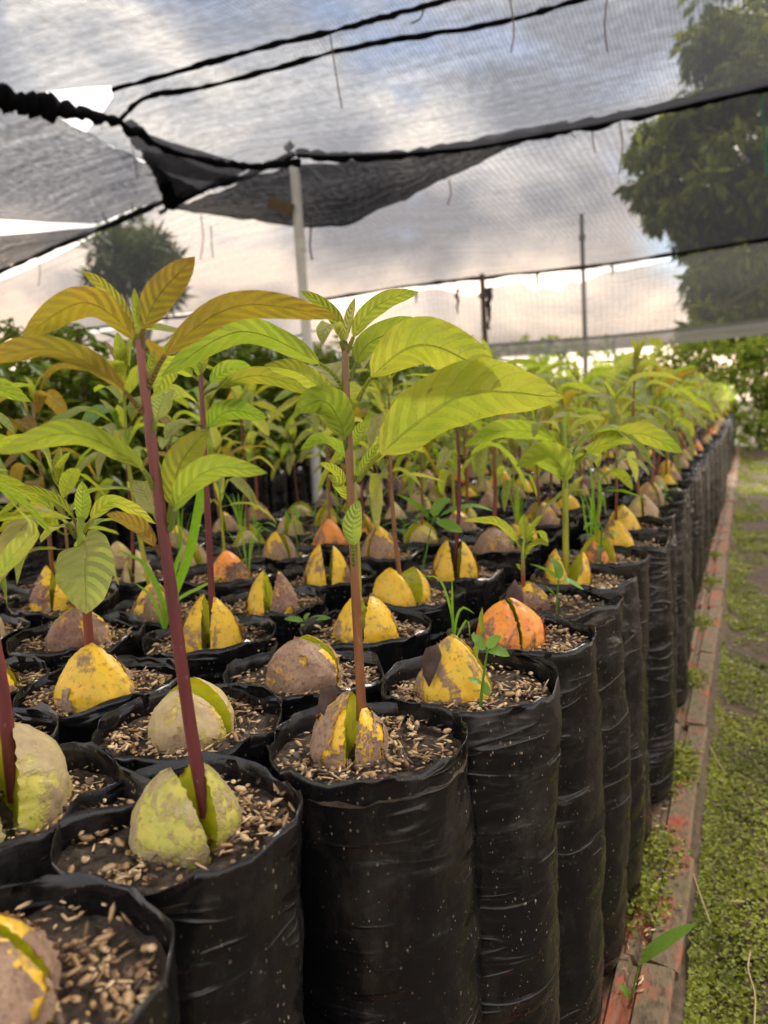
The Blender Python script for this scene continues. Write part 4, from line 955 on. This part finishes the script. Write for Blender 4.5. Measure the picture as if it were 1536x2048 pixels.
for x, y, rr in [(1480, 40, 1.0), (1560, 140, 1.1), (1420, 260, .95), (1500, 330, 1.1), (1340, 330, .7), (1400, 400, .9), (1520, 470, 1.1), (1330, 420, .55), (1460, 560, .8), (1540, 610, .8), (1410, 600, .35), (1300, 290, .4), (1600, 330, 1.3), (1700, 500, 1.4), (1650, 60, 1.4), (1440, 130, .6), (1500, 670, .5), (1455, 470, .75), (1400, 490, .5), (1500, 540, .9), (1440, 540, .55), (1400, 640, .4), (1470, 640, .6), (1530, 560, .8), (1450, 200, .7), (1380, 240, .5), (1290, 380, .35)]:
    p = tp(x, y, 12.5+rnd.uniform(-.6, .8))-T0; bl_.append((p, (rr*.75, rr*.8, rr*.62)))
tree('broadleaf_tree', 'big drooping leaved tree seen through the net beyond the path', T0, 3.4, bl_, 75, .21, .17, 'foliage_tree', .9, 5, .2)
T1 = tp(262, 600, 9.5); T1.z = -.08; bl_ = []
for x, y, rr in [(262, 520, .55), (225, 505, .4), (305, 500, .45), (265, 480, .4), (330, 540, .4), (240, 560, .5), (300, 580, .5)]:
    p = tp(x, y, 9.5+rnd.uniform(-.3, .3))-T1; bl_.append((p, (rr, rr, rr*.7)))
tree('spiky_tree', 'dark spiky leaved tree behind the net above the saplings', T1, 2.2, bl_, 60, .26, .07, 'foliage_palm', -.1, 9, .1)
def hedge(name, label, x0, x1, y0, hgt, seed, mat='foliage_hedge', dens=1.):
    r_ = random.Random(seed); root = link(name, None, None, ((x0+x1)/2, y0, -.08)); tag(root, label, 'hedge')
    b = MB(); n = int((x1-x0)*95*dens)
    for k in range(n):
        x = r_.uniform(x0, x1)-(x0+x1)/2; z = hgt*(r_.random()**.85)*(1+.18*nz(x*1.1, seed)); 
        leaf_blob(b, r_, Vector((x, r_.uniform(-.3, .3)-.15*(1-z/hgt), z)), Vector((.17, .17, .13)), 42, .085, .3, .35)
    link('foliage', b.mesh('foliage', [mat], False, True), root)
    b = MB()
    for k in range(int((x1-x0)/.7)): x = x0+.35+.7*k-(x0+x1)/2; b.tube([(x, 0, 0), (x+.05, .02, hgt*.85)], [.02, .008], 6, tint=.3)
    link('stems', b.mesh('stems', ['bark'], True, True), root)
hedge('hedge', 'bright green leafy hedge closing off the far end of the path', -1.6, 3.2, 11.4, 1.42, 3)
hedge('hedge', 'pale green hedge far behind the middle of the seedlings', -9.5, -1.7, 13.5, 1.35, 8, dens=.8)
hedge('hedge', 'dark hedge behind the sapling bed under the net', -11, -3.2, 8.6, 1.45, 12, 'foliage_dark', .8)
for k, (x, y, rr, lab) in enumerate([(1130, 690, .5, 'light green bushy tree under the net hem'), (1030, 700, .45, 'small pale tree beside the bright gap under the hem')]):
    p = tp(x, y, 14); bs = Vector((p.x, 14, -.08)); tree('small_tree', lab, bs, .9, [((0, 0, p.z+.02), (rr*1.4, rr, rr*.5)), ((.5, .2, p.z-.2), (rr, rr, rr*.5))], 40, .12, .25, 'foliage_hedge', .3, 60+k, .05)

# ------------------------------------------------------------------ shade nets, ropes, poles
YA, YB = 3.45, 6.95
def yA(x): return YA if x > -2.83 else YA+.27*(-2.83-x)
def zA(x):                                            # rope A, lifted by the pole
    z = 1.175+.13*math.exp(-abs(x+2.0)/.45)-.02*math.sin((x+2)*1.4)
    return CAMZ+z
def zB(x): return CAMZ+1.19+.02*math.sin(x*2.1+1)
def net_obj(name, label, fn, nu, nv, mat, su, sv, parent=None, cat='net'):
    b = MB(); P = [[fn(i/nu, j/nv) for i in range(nu+1)] for j in range(nv+1)]
    b.grid(P, False, 0, lambda j, i: (su*i/nu, sv*j/nv)); o = link(name, b.mesh(name, [mat]), parent)
    if label: tag(o, label, cat)
    return o
def P1(u, v):
    x = -2.12+3.9*u; y = -.3+(YA+.3)*v
    ed = -.26+.36*max(0, 1-abs(y-2.26)/.17)**.7; x += ed*(1-u)**8+.02*nz(y*3)*(1-u)**8
    far = max(0, (y-2.4)/(YA-2.4)); z = (CAMZ+1.20)*(1-far)+zA(x)*far
    z += .030*nz(x*.9, y*.9)+.010*nz(x*3.2, y*3.2)-.05*math.sin(math.pi*far)*(far > 0)-.02*abs(math.sin((y-2.3)*1.2))
    return Vector((x, y, z))
net_obj('shade_net', 'wide grey shade net stretched over the near part of the bed', P1, 60, 56, 'net_roof', 3.9, 3.75)
def P2(u, v):
    x = -9+13.5*u; y0 = yA(x)+.02+.07*min(1.5, max(0, -3.0-x))
    y = y0+(YB-y0)*v; z = zA(x)*(1-v)+zB(x)*v-.07*math.sin(math.pi*v)+.025*nz(x*.8, y*.8, 4)+.008*nz(x*3, y*3, 2)
    return Vector((x, y, z))
net_obj('shade_net', 'far shade net panel running back from the pole to the torn edge', P2, 110, 40, 'net_far', 13.5, 3.5)
def P3n(u, v):
    x = -2.32-6.2*u; ye = max(3.08, min(yA(x)-.03, 3.56-1.3*max(0, -3.42-x)))+.03*nz(x*2, 3); y = .2+(ye-.2)*v
    z = CAMZ+1.19-.10*math.sin(math.pi*min(1, u*1.5))*2.6*v*(1-v)+.02*nz(x*1.2, y*1.2)+.03*nz((x+2.3)*2+(y-2.9)*9, (x+2.3)*.6)*(.3+.7*v)*(1-.8*v**6)
    x -= .35*max(0, v-.55)*(1-u)**6*1.4
    return Vector((x, y, z))
net_obj('shade_net', 'rumpled dark shade net panel left of the pole', P3n, 90, 50, 'net_left', 6.2, 3.)
def strip(u, v):
    x = -2.75-4.5*u; w = .02+.75*min(.6, max(0, -3.5-x))
    return Vector((x, yA(x)-w*v, zA(x)+.0-.03*math.sin(math.pi*v)+.012*nz(x*4, v*3)))
net_obj('net_strip', 'loose dark strip of net between two bright slits', strip, 50, 8, 'net_flap', 4.5, .5)
# flap hanging below rope A, measured lower edge
low = smooth_curve([on_y(x, y, YA) for x, y in ((345, 418), (470, 436), (600, 453), (690, 449), (800, 400), (900, 352), (1020, 295), (1132, 246))], 60)
up = smooth_curve([on_y(x, y, YA) for x, y in ((345, 412), (430, 385), (500, 352), (590, 330), (720, 318), (870, 292), (1010, 262), (1134, 240))], 60)
def flapf(u, v):
    i = int(u*60+.5); a, c = up[i], low[i]; p = a.lerp(c, v); s_ = (a-c).length
    return p+Vector((0, .30*s_*math.sin(math.pi*v)+.05*s_*math.sin(u*40+v*3)+.01, .012*nz(u*30, v*4)))
net_obj('net_flap', 'torn dark net flap sagging below the rope beside the pole', flapf, 60, 14, 'net_flap', 2.6, .5)
# gathered black triangle where the panels meet
tri = [on_y(255, 252, 2.75), on_z(350, 288, CAMZ+1.19), on_y(500, 330, 3.42), on_y(345, 412, 3.44)]
def trif(u, v):
    a = tri[0].lerp(tri[3], v); c = tri[1].lerp(tri[2], min(1, v*1.6)) if v < .65 else tri[2].lerp(tri[3], (v-.65)/.35*.9)
    p = a.lerp(c, u); p.z -= .05*math.sin(math.pi*u)*math.sin(math.pi*v); p.y += .03*math.sin(u*17+v*5); return p
net_obj('net_gather', 'black gathered corner of net where the panels meet', trif, 20, 20, 'net_dense', 1., 1.)
def rope(name, label, pts, r, mat, lump=.35, n=60, cat='rope', hairs=0, taper=None):
    C = smooth_curve(pts, n); b = MB(); b.tube([p+Vector((0, .3*r*nz(i*.5, 2), .5*r*nz(i*.37, 5))) for i, p in enumerate(C)], [(taper(i/n) if taper else 1)*max(.15*r, r*(1+lump*nz(i*.45, r*50)+lump*.8*nz(i*1.3, r*20))) for i in range(len(C))], 7)
    for k in range(hairs):
        p = rnd.choice(C); l = rnd.uniform(.01, .05); b.tube([p, p+Vector((rnd.uniform(-.015, .015), 0, -l*.6)), p+Vector((rnd.uniform(-.03, .03), 0, -l))], .0012, 4)
    return tag(link(name, b.mesh(name, [mat])), label, cat)
rope('net_roll', 'thick black rolled edge of net running to the pole', [on_z(-120, 150, CAMZ+1.16), on_z(-30, 185, CAMZ+1.16), on_z(60, 208, CAMZ+1.16), on_z(150, 222, CAMZ+1.16), on_z(240, 248, CAMZ+1.16), on_z(330, 296, CAMZ+1.16), on_z(420, 322, CAMZ+1.16), on_z(500, 333, CAMZ+1.17), on_z(600, 325, CAMZ+1.19)], .042, 'net_bunch', .75, 90, 'net', 26, lambda u: 1.0-.62*min(1, max(0, (u-.25)/.25)))
rope('net_edge', 'curved black edge of the rumpled net panel', [on_y(262, 258, 2.7), on_y(305, 310, 3.0), on_y(328, 360, 3.2), on_y(345, 412, 3.42)], .038, 'net_bunch', .6, 30, 'net', 5)
rope('rope', 'black rope under the nets from the pole to the tree', [Vector((x, YA, zA(x)-.012)) for x in (-2.0, -1.7, -1.3, -.9, -.5, -.1, .4, 1.2, 2.5, 4.3)], .022, 'net_bunch', .5, 110, hairs=16)
rope('rope', 'black rope with net remnants left of the pole', [Vector((x, yA(x), zA(x)-.005)) for x in (-6.5, -5, -4, -3.3, -2.8, -2.4, -2.02)], .016, 'net_bunch', .6, 80, hairs=20)
rope('seam', 'upper of the two wavy dark seams across the near net', [on_z(x, y, CAMZ+1.165) for x, y in ((225, 180), (400, 131), (520, 97), (660, 64), (760, 37), (860, 10), (960, -18), (1200, -85), (1600, -200))], .0085, 'net_bunch', .5, 90, 'seam')
rope('seam', 'lower of the two wavy dark seams across the near net', [on_z(x, y, CAMZ+1.165) for x, y in ((242, 238), (290, 196), (400, 176), (540, 141), (660, 106), (800, 78), (950, 55), (1060, 30), (1150, 2), (1400, -70), (1700, -160))], .0085, 'net_bunch', .5, 90, 'seam')
rope('rope', 'dark rope carrying the torn far edge of the net', [Vector((x, YB, zB(x)-.01)) for x in (-8, -6, -4.5, -3, -2, -1, 0, 1, 2.5, 4.5)], .016, 'net_bunch', .6, 110, hairs=34)
# far curtain with its rolled hem
def hemz(x): return CAMZ+.56+.012*math.sin(x*1.7)+.02*max(0, x)
def curt(u, v):
    x = -7.5+12*u; top = zB(x)-.03
    top -= .17*math.exp(-((x+1.55)/.34)**2)*(.75+.5*nz(x*9))+.12*math.exp(-((x+2.3)/.25)**2)+.05*math.exp(-((x+.9)/.4)**2)*(.6+nz(x*7))+.10*math.exp(-((x+3.6)/.7)**2)
    z = top*(1-v)+hemz(x)*v; return Vector((x, YB+.03+.02*nz(x*2, v*3)+.05*math.sin(math.pi*v), z))
cur = net_obj('net_curtain', 'pale net curtain hanging at the far end with a rolled hem', curt, 240, 14, 'net_curtain', 12, .65)
b = MB(); b.tube([(x, YB+.03, hemz(x)-.035) for x in np.linspace(-7.5, 4.5, 60)], .066, 12); link('hem_roll', b.mesh('hem_roll', ['net_hem']), cur)
# poles
PX = Vector((-2.0, YA-.03, -.08))
root = link('support_pole', None, None, PX); tag(root, 'white plastic pipe pole holding up the net rope', 'pole')
b = MB(); hp = zA(-2.0)+.08-.06; b.tube([(0, 0, 0), (.003, 0, hp*.5), (-.004, 0, hp*.8), (-.004, 0, hp*.97), (-.02, .0, hp), ], [.026, .026, .026, .025, .018], 16); link('pipe', b.mesh('pipe', ['white_pipe']), root)
for zc in (1.56, .9): b = MB(); b.tube([(0, 0, zc), (0, 0, zc+.05)], .0285, 16); link('collar', b.mesh('collar', ['white_pipe']), root)
b = MB(); b.box((0, 0, 0), (.10, .03, .055)); o = link('timber_offcut', b.mesh('timber_offcut', ['timber'], False)); q = on_y(562, 412, YA-.09); o.location = q; o.rotation_euler = (.1, .42, .25); o.scale = (1.15, 1, 1); tag(o, 'short brown timber offcut tied to the white pole', 'timber')
b = MB(); b.tube([on_y(572, 300, YA)-Vector((0, 0, 0)), on_y(586, 285, YA)], .02, 6); o = link('pipe_stub', b.mesh('pipe_stub', ['grey_pipe'])); tag(o, 'grey pipe stub poking above the rope at the white pole', 'pipe')
for x0, y0, Yp, r_, mat, lab in [(964, 548, YB-.08, .028, 'timber', 'thin pole with ragged net strips under the bright gap'), (1163, 428, 8.6, .026, 'grey_pipe', 'tall thin stick standing behind the far net'), (1228, 672, 8.2, .010, 'grey_pipe', 'slim stake under the rolled hem')]:
    p = on_y(x0, y0, Yp); b = MB(); b.tube([(0, 0, 0), (.01, 0, p.z*.5), (0, 0, p.z+.08)], [r_*1.1, r_, r_*.85], 10); b.tube([(0, 0, p.z*.93), (.002, 0, p.z*.95)], r_*1.35, 8)
    o = link('support_pole', b.mesh('pole', [mat])); o.location = (p.x, p.y, -.08); tag(o, lab, 'pole')
# rags on the far rope
for k, (x, y0, y1, w, lab) in enumerate([(915, 578, 630, 8, 'long black rag of torn net left of the bright gap'), (832, 585, 608, 6, 'short black rag of torn net by the leaf tip'), (978, 575, 660, 13, 'ragged black net strip wound along the thin pole'), (1225, 527, 552, 5, 'small black rag on the far rope beside the tree'), (1075, 545, 580, 6, 'frayed scrap of net at the end of the bright gap')]):
    b = MB(); rows = []
    for i in range(9):
        t_ = i/8; c = on_y(x+6*nz(i*.8, k), y0+(y1-y0)*t_, YB-.05); ww = w*YB/F_PX*.6*(1-.75*t_)*(1+.5*nz(i*1.7, k+3)); rows.append([c+Vector((-ww, 0, 0)), c+Vector((0, -.012, 0)), c+Vector((ww, 0, .004))])
    b.grid(rows, False, 0, lambda i, j: (i*.02, j*.02)); tag(link('net_rag', b.mesh('net_rag', ['net_dense'])), lab, 'rag')
# cords
CORDS = [((660, 66), (668, 140), (684, 217), 2.3, .0032, 'cord_tan', 'tan cord hanging from the seam left of centre'), ((1020, -5), (1026, 60), (1022, 105), 2.4, .0032, 'cord_tan', 'cord hanging from the top edge above the dark cloud'),
         ((1214, -5), (1208, 50), (1215, 102), 2.4, .0032, 'cord_tan', 'cord hanging from the top edge near the big tree'), ((848, 18), (838, 34), (822, 47), 2.3, .0034, 'cord_tan', 'short slanting cord end below the upper seam'),
         ((1183, 232), (1184, 270), (1190, 305), YA, .004, 'cord_tan', 'grey cord below the black rope left of the tree'), ((1236, 220), (1244, 290), (1238, 348), YA, .004, 'cord_tan', 'long grey cord below the rope against the tree edge'),
         ((898, 360), (900, 385), (895, 411), YA, .004, 'cord_tan', 'short cord below the sagging flap'), ((1518, 165), (1528, 260), (1532, 350), YA, .005, 'cord_green', 'green cord hanging in front of the big tree'),
         ((1132, 240), (1140, 262), (1152, 277), YA, .004, 'cord_green', 'frayed green tie at the tip of the flap'), ((402, 430), (404, 475), (401, 520), YA, .0035, 'cord_dark', 'thin dark thread below the torn flap'),
         ((422, 452), (421, 485), (426, 515), YA, .0035, 'cord_dark', 'second thin dark thread below the torn flap'), ((622, 455), (618, 490), (624, 520), YA, .006, 'cord_dark', 'dark thread hanging beside the white pole'), ((262, 285), (268, 325), (274, 360), 2.9, .0035, 'cord_tan', 'short cord in front of the rumpled net'), ((75, 510), (77, 540), (77, 572), YA, .0035, 'cord_tan', 'pale thread hanging over the far net by the bright slit')]
for a, c, d, Y, r_, mat, lab in CORDS:
    b = MB(); b.tube(smooth_curve([on_y(*a, Y), on_y(*c, Y)+Vector((0, .01, 0)), on_y(*d, Y)], 10), r_*.75, 6); tag(link('hanging_cord', b.mesh('hanging_cord', [mat])), lab, 'cord')
b = MB(); P = on_y(328, 422, YA-.02); b.tube([P+Vector((-.03, 0, -.005)), P, P+Vector((.02, 0, .012))], .012, 7); tag(link('cord_knot', b.mesh('cord_knot', ['cord_green'])), 'dark green knotted cord at the left end of the flap', 'knot')
